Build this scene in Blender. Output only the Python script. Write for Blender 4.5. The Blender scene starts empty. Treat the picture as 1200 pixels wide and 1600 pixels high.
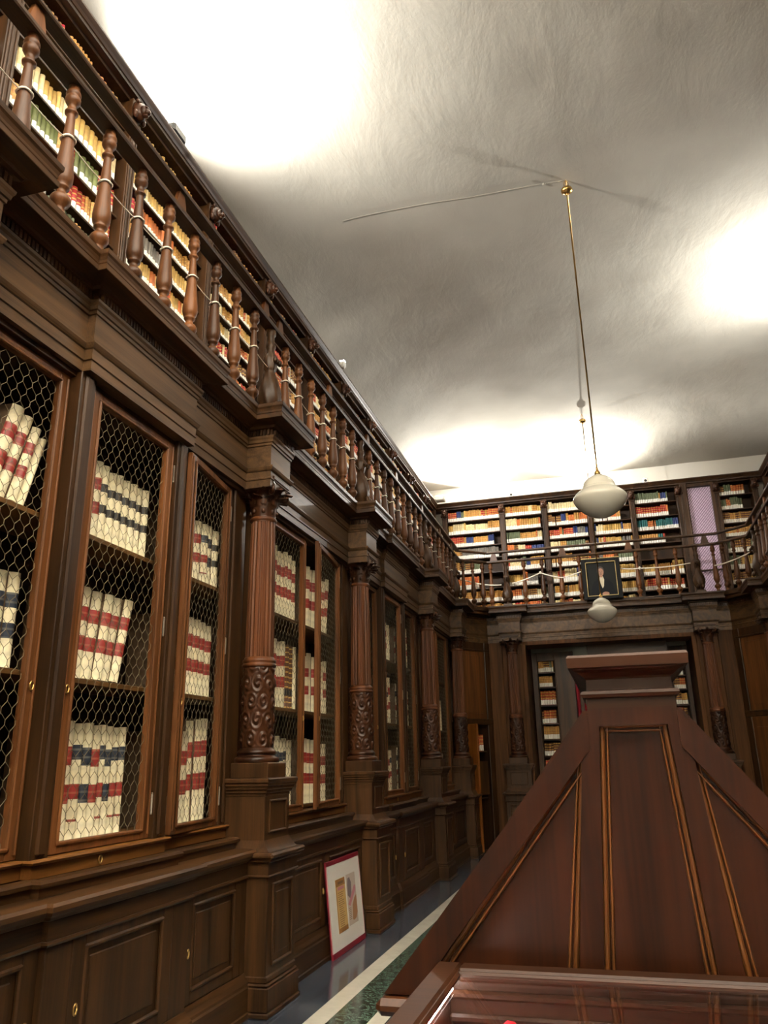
import bpy, math, random
from math import sin, cos, pi, radians as rad, sqrt, atan2
from mathutils import Matrix, Vector, Euler
R = random.Random(7)
C = bpy.context.scene.collection
XM = 0.1          # mirror constant: x -> XM - x

# ------------------------------------------------------------------ materials
def sr(r, g, b):
    f = lambda c: (c/255/12.92) if c/255 <= .04045 else ((c/255+.055)/1.055)**2.4
    return (f(r), f(g), f(b), 1)

def new_mat(name):
    m = bpy.data.materials.new(name); m.use_nodes = True
    nt = m.node_tree; b = nt.nodes['Principled BSDF']
    return m, nt, b

def plain(name, col, rough=.5, metal=0., coat=0., spec=.5):
    m, nt, b = new_mat(name)
    b.inputs['Base Color'].default_value = col
    b.inputs['Roughness'].default_value = rough
    b.inputs['Metallic'].default_value = metal
    b.inputs['Coat Weight'].default_value = coat
    b.inputs['Specular IOR Level'].default_value = spec
    return m

def N(nt, t, **k):
    n = nt.nodes.new(t)
    for a, v in k.items(): setattr(n, a, v)
    return n

def ramp(nt, stops):
    r = N(nt, 'ShaderNodeValToRGB')
    e = r.color_ramp.elements
    while len(e) < len(stops): e.new(.5)
    for i, (p, c) in enumerate(stops):
        e[i].position = p; e[i].color = c
    return r

def wood(name, dark, light, axis='z', rough=.42, var=.22, spec=.27, coat=.0):
    dark, light = [(c[0]*.56, c[1]*.48, c[2]*.36, 1) for c in (dark, light)]      # aged varnish: deeper and warmer
    m, nt, b = new_mat(name)
    tc = N(nt, 'ShaderNodeTexCoord')
    oi = N(nt, 'ShaderNodeObjectInfo')
    add = N(nt, 'ShaderNodeVectorMath', operation='MULTIPLY_ADD')
    nt.links.new(oi.outputs['Random'], add.inputs[0])
    add.inputs[1].default_value = (7, 13, 5)
    nt.links.new(tc.outputs['Object'], add.inputs[2])
    def mapped(long, cross):
        s = [cross]*3; s['xyz'.index(axis)] = long
        mp = N(nt, 'ShaderNodeMapping'); mp.inputs['Scale'].default_value = s
        nt.links.new(add.outputs[0], mp.inputs['Vector']); return mp
    n1 = N(nt, 'ShaderNodeTexNoise'); n1.inputs['Scale'].default_value = 1
    n1.inputs['Detail'].default_value = 5; n1.inputs['Distortion'].default_value = 1.2
    nt.links.new(mapped(.55, 9).outputs[0], n1.inputs['Vector'])
    n2 = N(nt, 'ShaderNodeTexNoise'); n2.inputs['Scale'].default_value = 1
    n2.inputs['Detail'].default_value = 3
    nt.links.new(mapped(2.5, 120).outputs[0], n2.inputs['Vector'])
    mx = N(nt, 'ShaderNodeMath', operation='MULTIPLY_ADD')
    nt.links.new(n2.outputs['Fac'], mx.inputs[0]); mx.inputs[1].default_value = .35
    nt.links.new(n1.outputs['Fac'], mx.inputs[2])
    rp = ramp(nt, [(.42, dark), (.85, light)])
    nt.links.new(mx.outputs[0], rp.inputs['Fac'])
    mr = N(nt, 'ShaderNodeMapRange'); mr.inputs['To Min'].default_value = 1-var; mr.inputs['To Max'].default_value = 1+var
    nt.links.new(oi.outputs['Random'], mr.inputs['Value'])
    hs = N(nt, 'ShaderNodeHueSaturation')
    nt.links.new(mr.outputs[0], hs.inputs['Value']); nt.links.new(rp.outputs['Color'], hs.inputs['Color'])
    nt.links.new(hs.outputs['Color'], b.inputs['Base Color'])
    b.inputs['Roughness'].default_value = rough
    b.inputs['Specular IOR Level'].default_value = spec
    b.inputs['Coat Weight'].default_value = coat
    b.inputs['Coat Roughness'].default_value = .25
    bp = N(nt, 'ShaderNodeBump'); bp.inputs['Strength'].default_value = .12; bp.inputs['Distance'].default_value = .002
    nt.links.new(mx.outputs[0], bp.inputs['Height']); nt.links.new(bp.outputs[0], b.inputs['Normal'])
    return m

WD, WL = sr(43, 30, 19), sr(95, 67, 42)
M = {}
M['wood_v'] = wood('dark_walnut_vertical_grain', WD, WL, 'z')
M['wood_y'] = wood('dark_walnut_lengthwise_grain', WD, WL, 'y')
M['wood_x'] = wood('dark_walnut_crosswise_grain', WD, WL, 'x')
M['wood_warm'] = wood('warm_walnut', sr(86, 55, 33), sr(156, 105, 66), 'z')
M['wood_pier'] = wood('dark_pier_walnut', sr(60, 40, 26), sr(118, 82, 52), 'z', rough=.5, spec=.1)
M['wood_column'] = wood('column_walnut', sr(72, 45, 29), sr(134, 84, 54), 'z')
M['wood_pale'] = wood('sheen_lit_walnut_frieze', sr(62, 47, 34), sr(132, 104, 78), 'y')  # paler, greyer walnut: ceiling light and sheen on the frieze put into the colour
M['carved'] = wood('carved_walnut', sr(48, 30, 21), sr(94, 60, 42), 'z', rough=.3)
M['baluster'] = wood('turned_walnut', sr(78, 50, 32), sr(130, 86, 52), 'z', var=.45)
M['mahogany'] = wood('mahogany', sr(38, 19, 11), sr(73, 38, 22), 'z', rough=.36, var=.06, spec=.18)
M['mahogany_edge'] = wood('highlit_mahogany_edge', sr(74, 46, 27), sr(138, 90, 50), 'z', rough=.34, var=.06)  # lighter mahogany: highlights along the mouldings painted in as colour
M['mahogany_x'] = wood('mahogany_crosswise', sr(42, 25, 15), sr(80, 48, 29), 'x', rough=.45, var=.06, spec=.2)
M['mahogany_y'] = wood('mahogany_lengthwise', sr(48, 29, 19), sr(92, 57, 37), 'y', rough=.3, var=.06)
M['inside'] = wood('cabinet_interior', sr(40, 27, 18), sr(84, 60, 36), 'z', rough=.6)
M['shelf'] = wood('shelf_board', sr(86, 62, 38), sr(140, 104, 62), 'y', rough=.5)
M['board'] = wood('golden_board', sr(104, 68, 34), sr(150, 104, 56), 'y', rough=.45)
M['leafwood'] = wood('orange_lit_door_wood', sr(120, 70, 28), sr(176, 112, 50), 'z', rough=.5)  # orange light on the open door leaf, put into its wood colour
M['wire'] = plain('galvanised_wire', sr(98, 86, 62), .6, .2)
M['brass'] = plain('brass', sr(196, 160, 96), .28, 1.)
M['steel'] = plain('steel_hinge', sr(150, 140, 125), .4, .9)
M['opal'] = plain('opal_glass', sr(200, 196, 182), .22, 0, .2)
M['white_paint'] = plain('white_enamel', sr(232, 230, 222), .5)
M['black'] = plain('black_plastic', sr(24, 22, 22), .4)
M['cable'] = plain('old_cable', sr(150, 144, 130), .8)
M['rope'] = plain('white_rope', sr(238, 230, 212), .8)
M['vellum'] = None
M['redframe'] = plain('red_frame', sr(122, 24, 40), .4)
M['mat_board'] = plain('white_mat', sr(236, 232, 224), .35, 0, .5)
M['parch'] = plain('parchment_print', sr(198, 160, 96), .6)
M['parch_d'] = plain('parchment_brown', sr(150, 104, 52), .6)
M['print_pale'] = plain('pale_print', sr(188, 172, 160), .6)
M['print_pink'] = plain('pink_print', sr(186, 120, 128), .6)
M['print_rose'] = plain('pale_rose_edge', sr(196, 152, 152), .5)
M['print_grey'] = plain('grey_print', sr(112, 98, 100), .6)
M['print_ochre'] = plain('ochre_print', sr(156, 110, 72), .6)
M['ink'] = plain('printed_ink', sr(112, 84, 58), .7)
M['frame_black'] = plain('black_frame', sr(15, 15, 14), .6, 0, 0, .15)
M['gilt'] = plain('gilt_line', sr(178, 154, 100), .4, .3)
M['paint_bg'] = plain('dark_portrait_ground', sr(24, 25, 22), .6, 0, 0, .15)
M['paint_coat'] = plain('dark_coat', sr(14, 15, 18), .6, 0, 0, .15)
M['paint_skin'] = plain('painted_skin', sr(150, 104, 78), .5)
M['paint_hair'] = plain('painted_hair', sr(50, 34, 24), .5)
M['paint_shirt'] = plain('painted_shirt', sr(180, 168, 140), .5)
M['curtain'] = plain('red_curtain', sr(140, 16, 34), .8)
M['redcloth'] = plain('red_cloth', sr(214, 20, 38), .7)

def glass_mat():
    m = bpy.data.materials.new('clear_glass'); m.use_nodes = True; nt = m.node_tree; nt.nodes.clear()
    o = N(nt, 'ShaderNodeOutputMaterial'); mx = N(nt, 'ShaderNodeMixShader'); tr = N(nt, 'ShaderNodeBsdfTransparent'); gl = N(nt, 'ShaderNodeBsdfGlossy'); lw = N(nt, 'ShaderNodeLayerWeight'); pw = N(nt, 'ShaderNodeMath', operation='POWER'); fr = N(nt, 'ShaderNodeMath', operation='MULTIPLY_ADD')
    gl.inputs['Roughness'].default_value = .03; lw.inputs[0].default_value = .5; pw.inputs[1].default_value = 4.5; fr.inputs[1].default_value = .9; fr.inputs[2].default_value = .04; nt.links.new(lw.outputs['Facing'], pw.inputs[0]); nt.links.new(pw.outputs[0], fr.inputs[0])
    nt.links.new(fr.outputs[0], mx.inputs[0]); nt.links.new(tr.outputs[0], mx.inputs[1]); nt.links.new(gl.outputs[0], mx.inputs[2]); nt.links.new(mx.outputs[0], o.inputs[0])
    return m
M['glass'] = glass_mat()

def emis(name, col, s):
    m, nt, b = new_mat(name)
    b.inputs['Base Color'].default_value = col
    b.inputs['Emission Color'].default_value = col
    b.inputs['Emission Strength'].default_value = s
    return m
M['led'] = emis('led_strip', (1, .97, .92, 1), 60.)
M['lampface'] = emis('projector_face', (1, .96, .88, 1), 20.)

def book_mat(name, col, gold=None, rough=.55, var=.22):
    """cover colour with per-book variation, optional gilt bands across the spine (object z)"""
    m, nt, b = new_mat(name)
    oi = N(nt, 'ShaderNodeObjectInfo'); tc = N(nt, 'ShaderNodeTexCoord')
    nz = N(nt, 'ShaderNodeTexNoise'); nz.inputs['Scale'].default_value = 22; nz.inputs['Detail'].default_value = 4
    nt.links.new(tc.outputs['Object'], nz.inputs['Vector'])
    mr = N(nt, 'ShaderNodeMapRange'); mr.inputs['To Min'].default_value = 1-var; mr.inputs['To Max'].default_value = 1+var
    nt.links.new(oi.outputs['Random'], mr.inputs['Value'])
    mr2 = N(nt, 'ShaderNodeMapRange'); mr2.inputs['From Min'].default_value = .3; mr2.inputs['From Max'].default_value = .7
    mr2.inputs['To Min'].default_value = .78; mr2.inputs['To Max'].default_value = 1.16
    nt.links.new(nz.outputs['Fac'], mr2.inputs['Value'])
    mu = N(nt, 'ShaderNodeMath', operation='MULTIPLY')
    nt.links.new(mr.outputs[0], mu.inputs[0]); nt.links.new(mr2.outputs[0], mu.inputs[1])
    hs = N(nt, 'ShaderNodeHueSaturation'); hs.inputs['Color'].default_value = col
    nt.links.new(mu.outputs[0], hs.inputs['Value'])
    out = hs.outputs['Color']
    if gold:
        sx = N(nt, 'ShaderNodeSeparateXYZ'); nt.links.new(tc.outputs['Object'], sx.inputs[0])
        w = N(nt, 'ShaderNodeMath', operation='MULTIPLY'); w.inputs[1].default_value = 2*pi/.042
        nt.links.new(sx.outputs['Z'], w.inputs[0])
        s = N(nt, 'ShaderNodeMath', operation='SINE'); nt.links.new(w.outputs[0], s.inputs[0])
        g = N(nt, 'ShaderNodeMath', operation='GREATER_THAN'); g.inputs[1].default_value = .72
        nt.links.new(s.outputs[0], g.inputs[0])
        mx = N(nt, 'ShaderNodeMix', data_type='RGBA')
        nt.links.new(g.outputs[0], mx.inputs[0]); nt.links.new(out, mx.inputs[6]); mx.inputs[7].default_value = gold
        out = mx.outputs[2]
    nt.links.new(out, b.inputs['Base Color']); b.inputs['Roughness'].default_value = rough
    return m
GOLD = sr(206, 164, 84)
M['vellum'] = book_mat('aged_vellum', sr(228, 216, 180), None, .5, .1)
M['lab_red'] = book_mat('red_title_panel', sr(144, 42, 36), sr(160, 84, 62), .5, .15)
M['lab_blue'] = book_mat('dark_blue_title_panel', sr(34, 42, 56), sr(84, 84, 80), .5, .2)
M['lab_black'] = book_mat('black_title_panel', sr(34, 30, 26), None, .5, .2)
M['paper'] = plain('paper_label', sr(240, 238, 230), .6)
M['boards'] = plain('shaded_brown_boards', sr(84, 62, 38), .7)  # brown cover boards, darkened to stand for shade on the book sides
M['pages'] = plain('book_pages', sr(200, 182, 142), .8)
BK = [('tan', sr(190, 138, 74)), ('gold brown', sr(176, 124, 52)), ('rust', sr(178, 82, 44)), ('brown', sr(104, 64, 40)),
      ('red', sr(176, 44, 44)), ('cream', sr(226, 208, 160)), ('orange', sr(206, 118, 60)), ('green', sr(104, 112, 84)),
      ('grey', sr(122, 116, 108)), ('blue', sr(48, 62, 112)), ('ochre', sr(204, 166, 92)), ('crimson', sr(190, 30, 58)),
      ('teal', sr(44, 104, 104)), ('striped green', sr(112, 120, 66))]
for n, c in BK:
    M['bk_'+n] = book_mat('leather_'+n.replace(' ', '_'), c, GOLD if n in ('rust', 'brown', 'red', 'tan', 'gold brown', 'crimson') else None)

def floor_mat():
    m, nt, b = new_mat('polished_marble_floor')
    tc = N(nt, 'ShaderNodeTexCoord'); sx = N(nt, 'ShaderNodeSeparateXYZ')
    nt.links.new(tc.outputs['Object'], sx.inputs[0])
    def marble(scale, stops, dist=1.5):
        n = N(nt, 'ShaderNodeTexNoise'); n.inputs['Scale'].default_value = scale; n.inputs['Detail'].default_value = 8
        n.inputs['Roughness'].default_value = .65; n.inputs['Distortion'].default_value = dist
        nt.links.new(tc.outputs['Object'], n.inputs['Vector'])
        r = ramp(nt, stops); nt.links.new(n.outputs['Fac'], r.inputs['Fac']); return r.outputs['Color']
    grey = marble(2.2, [(.3, sr(42, 46, 54)), (.5, sr(62, 67, 76)), (.62, sr(86, 90, 96)), (.75, sr(54, 58, 66))])
    cream = marble(3, [(.3, sr(196, 190, 176)), (.7, sr(218, 212, 198))])
    green = marble(9, [(.36, sr(22, 32, 28)), (.50, sr(48, 66, 56)), (.545, sr(120, 142, 128)), (.56, sr(50, 68, 58)), (.68, sr(28, 40, 34))], 3)
    # bands run lengthwise: grey | cream | green | cream | grey, mirrored about the room axis
    ab = N(nt, 'ShaderNodeMath', operation='SUBTRACT'); nt.links.new(sx.outputs['X'], ab.inputs[0]); ab.inputs[1].default_value = XM/2
    a2 = N(nt, 'ShaderNodeMath', operation='ABSOLUTE'); nt.links.new(ab.outputs[0], a2.inputs[0])
    cur = cream
    def over(th, below, above):
        g = N(nt, 'ShaderNodeMath', operation='GREATER_THAN'); nt.links.new(a2.outputs[0], g.inputs[0]); g.inputs[1].default_value = th
        mx = N(nt, 'ShaderNodeMix', data_type='RGBA'); nt.links.new(g.outputs[0], mx.inputs[0])
        nt.links.new(below, mx.inputs[6]); nt.links.new(above, mx.inputs[7]); return mx.outputs[2]
    c = over(1.535, grey, cream)
    c = over(1.64, c, green)
    c = over(1.885, c, cream)
    c = over(2.02, c, grey)
    nt.links.new(c, b.inputs['Base Color'])
    b.inputs['Roughness'].default_value = .13
    return m
M['floor'] = floor_mat()

def plaster(name, c1, c2, bump=.5, scale=3.2):
    m, nt, b = new_mat(name)
    tc = N(nt, 'ShaderNodeTexCoord')
    n = N(nt, 'ShaderNodeTexNoise'); n.inputs['Scale'].default_value = 1.1; n.inputs['Detail'].default_value = 5
    nt.links.new(tc.outputs['Object'], n.inputs['Vector'])
    r = ramp(nt, [(.3, c1), (.7, c2)]); nt.links.new(n.outputs['Fac'], r.inputs['Fac'])
    nt.links.new(r.outputs['Color'], b.inputs['Base Color'])
    n2 = N(nt, 'ShaderNodeTexNoise'); n2.inputs['Scale'].default_value = scale; n2.inputs['Detail'].default_value = 6
    n2.inputs['Roughness'].default_value = .62; n2.inputs['Distortion'].default_value = .3
    mp2 = N(nt, 'ShaderNodeMapping'); mp2.inputs['Scale'].default_value = (1., .5, 1.); mp2.inputs['Rotation'].default_value = (0, 0, .6)
    nt.links.new(tc.outputs['Object'], mp2.inputs['Vector']); nt.links.new(mp2.outputs[0], n2.inputs['Vector'])
    bp = N(nt, 'ShaderNodeBump'); bp.inputs['Strength'].default_value = bump; bp.inputs['Distance'].default_value = .03
    nt.links.new(n2.outputs['Fac'], bp.inputs['Height']); nt.links.new(bp.outputs[0], b.inputs['Normal'])
    b.inputs['Roughness'].default_value = .9; b.inputs['Specular IOR Level'].default_value = .2
    return m
M['ceiling'] = plaster('rough_plaster', sr(168, 163, 151), sr(182, 178, 166), .5, 2.2)
M['plaster'] = plaster('smooth_plaster', sr(224, 220, 208), sr(230, 226, 216), .1)

def lilac_mat():
    m, nt, b = new_mat('lilac_glass')
    b.inputs['Base Color'].default_value = sr(232, 208, 232); b.inputs['Roughness'].default_value = .35
    return m
M['lilac'] = lilac_mat()
M['lattice'] = plain('lattice_lead', sr(176, 148, 178), .5)

# ------------------------------------------------------------------ mesh building
class MB:
    def __init__(s, T=None):
        s.v = []; s.f = []; s.m = []; s.sm = []; s.T = T
    def add(s, vs, fs, mat=0, smooth=False):
        o = len(s.v); T = s.T
        s.v.extend([T(*p) for p in vs] if T else [tuple(p) for p in vs])
        for f in fs:
            s.f.append([i+o for i in f]); s.m.append(mat); s.sm.append(smooth)
    def box(s, a0, a1, b0, b1, c0, c1, mat=0, ch=0.):
        if a0 > a1: a0, a1 = a1, a0
        if b0 > b1: b0, b1 = b1, b0
        if c0 > c1: c0, c1 = c1, c0
        ch = min(ch, (a1-a0)*.45, (b1-b0)*.45, (c1-c0)*.45)
        if ch <= 1e-5:
            vs = [(a, b, c) for c in (c0, c1) for b in (b0, b1) for a in (a0, a1)]
            s.add(vs, [(0, 2, 3, 1), (4, 5, 7, 6), (0, 1, 5, 4), (2, 6, 7, 3), (0, 4, 6, 2), (1, 3, 7, 5)], mat); return
        lo = (a0, b0, c0); hi = (a1, b1, c1); vs = []; idx = {}
        for sx in (0, 1):
            for sy in (0, 1):
                for sz in (0, 1):
                    sg = (sx, sy, sz)
                    for ax in range(3):      # vertex lying on face 'ax'
                        p = []
                        for k in range(3):
                            e = hi[k] if sg[k] else lo[k]
                            if k != ax: e += -ch if sg[k] else ch
                            p.append(e)
                        idx[(sg, ax)] = len(vs); vs.append(tuple(p))
        fs = []
        for ax in range(3):
            o1, o2 = [k for k in range(3) if k != ax]
            for sd in (0, 1):
                q = []
                for (p1, p2) in ((0, 0), (1, 0), (1, 1), (0, 1)):
                    sg = [0, 0, 0]; sg[ax] = sd; sg[o1] = p1; sg[o2] = p2
                    q.append(idx[(tuple(sg), ax)])
                fs.append(q)
            for p1 in (0, 1):
                for p2 in (0, 1):
                    a = [0, 0, 0]; a[o1] = p1; a[o2] = p2; b = list(a); b[ax] = 1
                    a, b = tuple(a), tuple(b)
                    fs.append([idx[(a, o1)], idx[(b, o1)], idx[(b, o2)], idx[(a, o2)]])
        for sg in [(x, y, z) for x in (0, 1) for y in (0, 1) for z in (0, 1)]:
            fs.append([idx[(sg, 0)], idx[(sg, 1)], idx[(sg, 2)]])
        s.add(vs, fs, mat)
    def lathe(s, cx, cy, prof, n=16, mat=0, smooth=True, fn=None, cap=True):
        vs = []; fs = []
        for (r, z) in prof:
            for i in range(n):
                a = 2*pi*i/n; rr = fn(r, a, z) if fn else r
                vs.append((cx+rr*cos(a), cy+rr*sin(a), z))
        for j in range(len(prof)-1):
            for i in range(n):
                k = (i+1) % n
                fs.append((j*n+i, j*n+k, (j+1)*n+k, (j+1)*n+i))
        s.add(vs, fs, mat, smooth)
        if cap:
            o = len(s.v)-len(vs)
            for j in (0, len(prof)-1):
                s.f.append([o+j*n+i for i in range(n)]); s.m.append(mat); s.sm.append(False)
    def tube(s, pts, r, n=6, mat=0, smooth=True, cap=True):
        pts = [Vector(p) for p in pts]; rings = []
        up = None
        for i, p in enumerate(pts):
            d = (pts[min(i+1, len(pts)-1)]-pts[max(i-1, 0)]).normalized()
            if up is None or abs(up.dot(d)) > .98:
                up = Vector((0, 0, 1)) if abs(d.z) < .9 else Vector((1, 0, 0))
            a = d.cross(up).normalized(); b = a.cross(d).normalized(); up = b
            rr = r[i] if isinstance(r, (list, tuple)) else r
            rings.append([tuple(p+a*(rr*cos(2*pi*k/n))+b*(rr*sin(2*pi*k/n))) for k in range(n)])
        vs = [q for rg in rings for q in rg]; fs = []
        for j in range(len(rings)-1):
            for k in range(n):
                l = (k+1) % n
                fs.append((j*n+k, j*n+l, (j+1)*n+l, (j+1)*n+k))
        if cap:
            fs.append(list(range(n))); fs.append([(len(rings)-1)*n+k for k in range(n)])
        s.add(vs, fs, mat, smooth)
    def sphere(s, c, r, n=10, m=7, mat=0, fn=None):
        rx, ry, rz = r if isinstance(r, (tuple, list)) else (r, r, r)
        vs = []; fs = []
        for j in range(m+1):
            t = pi*j/m
            for i in range(n):
                a = 2*pi*i/n; k = fn(a, t) if fn else 1
                vs.append((c[0]+rx*k*sin(t)*cos(a), c[1]+ry*k*sin(t)*sin(a), c[2]+rz*k*cos(t)))
        for j in range(m):
            for i in range(n):
                fs.append((j*n+i, j*n+(i+1) % n, (j+1)*n+(i+1) % n, (j+1)*n+i))
        s.add(vs, fs, mat, True)
    def sweep(s, path, prof, mat=0, smooth=False, ends=False, back=False):
        """profile (offset, z) carried along plan path (x, y); offset is to the right-hand side: n=(dy,-dx)"""
        P = [Vector((p[0], p[1])) for p in path]; n = len(prof); vs = []; fs = []
        ns = []
        for i in range(len(P)-1):
            d = (P[i+1]-P[i]).normalized(); ns.append(Vector((d.y, -d.x)))
        for i, p in enumerate(P):
            if i == 0: m = ns[0]
            elif i == len(P)-1: m = ns[-1]
            else:
                k = 1+ns[i-1].dot(ns[i]); m = (ns[i-1]+ns[i])/max(k, .3)
            for (o, z) in prof: vs.append((p.x+m.x*o, p.y+m.y*o, z))
        for i in range(len(P)-1):
            for j in range(n-1):
                fs.append((i*n+j, (i+1)*n+j, (i+1)*n+j+1, i*n+j+1))
            if back: fs.append((i*n+n-1, (i+1)*n+n-1, (i+1)*n, i*n))
        if ends:
            fs.append(list(range(n))); fs.append([(len(P)-1)*n+j for j in range(n)])
        s.add(vs, fs, mat, smooth)
    def prism(s, poly, axis, a0, a1, mat=0):
        """polygon extruded along axis index; poly gives the two other coords in order"""
        n = len(poly); vs = []
        for a in (a0, a1):
            for p in poly:
                q = list(p); q.insert(axis, a); vs.append(tuple(q))
        fs = [list(range(n)), list(range(2*n-1, n-1, -1))]
        for i in range(n):
            k = (i+1) % n; fs.append((i, k, n+k, n+i))
        s.add(vs, fs, mat)
    def mesh(s, name, mats, org=(0, 0, 0), fix=False):
        me = bpy.data.meshes.new(name)
        ox, oy, oz = org
        me.from_pydata([(x-ox, y-oy, z-oz) for x, y, z in s.v], [], s.f)
        for m in (mats if isinstance(mats, (list, tuple)) else [mats]): me.materials.append(M[m])
        me.polygons.foreach_set('material_index', s.m)
        me.polygons.foreach_set('use_smooth', s.sm)
        if fix:
            import bmesh
            bm = bmesh.new(); bm.from_mesh(me); bmesh.ops.recalc_face_normals(bm, faces=bm.faces); bm.to_mesh(me); bm.free()
        me.update(); return me
    def build(s, name, mats, parent=None, org=None, fix=False):
        if org is None: org = root_loc(parent) if parent else (0, 0, 0)
        me = s.mesh(name, mats, org, fix)
        o = bpy.data.objects.new(name, me); C.objects.link(o)
        if parent: o.parent = parent
        else: o.location = org
        return o

def root_loc(o):
    while o.parent: o = o.parent
    return tuple(o.location) if not o.get('_rot') else (0, 0, 0)

def tag(o, label, cat, group=None, kind=None):
    if label: o['label'] = label
    if cat: o['category'] = cat
    if group: o['group'] = group
    if kind: o['kind'] = kind
    return o
def thing(name, loc, label, cat, group=None, rz=0.):
    o = bpy.data.objects.new(name, None); C.objects.link(o); o.location = loc; o.rotation_euler = (0, 0, rz)
    if rz: o['_rot'] = 1
    o.empty_display_size = .2
    return tag(o, label, cat, group)
def structure(o):
    o['kind'] = 'structure'; return o
def copy_tree(o, parent=None):
    c = o.copy(); C.objects.link(c); c.parent = parent
    for ch in list(o.children): copy_tree(ch, c)
    return c
ORD = ['first', 'second', 'third', 'fourth', 'fifth', 'sixth', 'seventh', 'eighth', 'ninth', 'tenth', 'eleventh', 'twelfth',
       'thirteenth', 'fourteenth', 'fifteenth', 'sixteenth', 'seventeenth', 'eighteenth', 'nineteenth', 'twentieth']

TL = lambda u, w, z: (w, u, z)             # left wall: u along y, w = x
TR = lambda u, w, z: (XM-w, u, z)          # right wall
TB = lambda u, w, z: (u, 11.806-w, z)      # back wall, lower storey
TBU = lambda u, w, z: (u, 12.0-w, z)       # back wall, upper storey
COLY = [2.08, 5.33, 7.83, 11.07, 13.40]
BACKX = [-1.605, 1.705]

# ------------------------------------------------------------------ camera
cd = bpy.data.cameras.new('camera'); cam = bpy.data.objects.new('camera', cd); C.objects.link(cam)
FPX = 1216.6
cd.sensor_fit = 'VERTICAL'; cd.sensor_height = 36; cd.sensor_width = 27; cd.lens = FPX/1600*36
cd.clip_start = .02; cd.clip_end = 100
yaw, pit, rol = rad(15.4705), rad(17.6751), rad(1.1268)
fw = Vector((-sin(yaw)*cos(pit), cos(yaw)*cos(pit), sin(pit))); rt = Vector((cos(yaw), sin(yaw), 0)); dn = fw.cross(rt)
r2 = cos(rol)*rt+sin(rol)*dn; d2 = -sin(rol)*rt+cos(rol)*dn
cam.matrix_world = Matrix(((r2.x, -d2.x, -fw.x, 0), (r2.y, -d2.y, -fw.y, 0), (r2.z, -d2.z, -fw.z, 1.5), (0, 0, 0, 1)))
bpy.context.scene.camera = cam
def project(p):
    q = Vector(p)-Vector((0, 0, 1.5)); z = q.dot(fw)
    if z < .1: return None
    return (600+FPX*q.dot(r2)/z, 800+FPX*q.dot(d2)/z)

# ------------------------------------------------------------------ room shell
Y0, Y1 = -4.0, 15.45
XL, XR = -3.42, XM+3.42
def slab(name, b, mat, org=(0, 0, 0)):
    m = MB(); m.box(*b); o = m.build(name, mat, None, (0, 0, 0)); return structure(o)
slab('floor', (XL, XR, Y0, Y1, -.1, 0), 'floor')
ZB, ZC = 6.97, 7.33
slab('wall_left', (XL-.15, XL, Y0, Y1+.15, 0, ZC+.1), 'wood_v')
slab('wall_right', (XR, XR+.15, Y0, Y1+.15, 0, ZC+.1), 'wood_v')
slab('wall_front', (XL, XR, Y0-.15, Y0, 0, ZC+.1), 'plaster')
slab('wall_back', (XL, XR, Y1, Y1+.15, 0, ZC+.1), ['plaster'])
def ceil_z(x, y):
    def f(d):
        t = min(max(d/1.7, 0), 1); return 1-(1-t)**2.4
    return ZB+(ZC-ZB)*f(min(x-XL, XR-x))*f(min(y-Y0, Y1-y)) + .006*sin(x*5.1+y*1.3)*sin(y*3.7-x)
m = MB(); nx, ny = 60, 150; vs = []; fs = []
for j in range(ny+1):
    for i in range(nx+1):
        x = XL+(XR-XL)*i/nx; y = Y0+(Y1-Y0)*j/ny; vs.append((x, y, ceil_z(x, y)))
for j in range(ny):
    for i in range(nx):
        a = j*(nx+1)+i; fs.append((a, a+1, a+nx+2, a+nx+1))
m.add(vs, fs, 0, True); structure(m.build('ceiling', 'ceiling'))

# piers and head of the opening in the back wall
m = MB()
for s in (0, 1):
    fx = (lambda x: x) if not s else (lambda x: XM-x)
    m.box(fx(-2.05), fx(-1.37), 14.33, Y1, 0, 4.08, 0, .004)
    m.box(fx(-1.44), fx(-1.36), 14.29, 14.36, 0, 3.44, 0, .008)
    m.box(fx(-2.02), fx(-1.78), 14.29, 14.36, 0, 3.5, 0, .008)
m.box(-1.37, XM+1.37, 14.33, 14.9, 3.43, 4.08, 0, .004)
structure(m.build('wall_back_pier', 'wood_pier'))

# ------------------------------------------------------------------ entablature and gallery floor
def bay_breaks(c0, c1, mid_half, blk, w_rec, w_mid, w_blk, first=True):
    pass
def left_path(w_blk, w_rec, w_mid, hb, hm):
    p = [(w_rec, .3)]
    for i, c in enumerate(COLY):
        p += [(w_rec, c-hb), (w_blk, c-hb), (w_blk, c+hb)]
        if i < 4: p.append((w_rec, c+hb))
        if i in (0, 2):
            mc = (c+COLY[i+1])/2
            p += [(w_rec, mc-hm), (w_mid, mc-hm), (w_mid, mc+hm), (w_rec, mc+hm)]
    return p
lp = left_path(-2.315, -2.52, -2.47, .19, .555)
lp += [(-2.57, 13.59), (-2.035, 14.326), (-1.795, 14.326), (-1.795, 14.121), (-1.415, 14.121), (-1.415, 14.326), (-.45, 14.326), (-.45, 14.295)]
full = lp+[(XM-x, y) for x, y in reversed(lp)]
gal = thing('gallery', (0, 14.1, 4.1), 'dark walnut gallery with dentilled cornice running round three walls', 'gallery')
m = MB(); m.sweep(full, [(-.25, 3.50), (0, 3.50), (0, 3.558), (.008, 3.562), (.008, 3.575), (.002, 3.578), (.004, 3.625), (.012, 3.63), (.018, 3.64), (.024, 3.655), (.024, 3.664), (0, 3.666), (0, 3.835), (.008, 3.838), (.010, 3.855), (.018, 3.86), (.022, 3.88), (.03, 3.895), (.032, 3.91)])
m.build('frieze', 'wood_pale', gal)
m = MB(); m.sweep(full, [(.0, 3.905), (.014, 3.91), (.014, 3.962), (.03, 3.965)])
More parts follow.
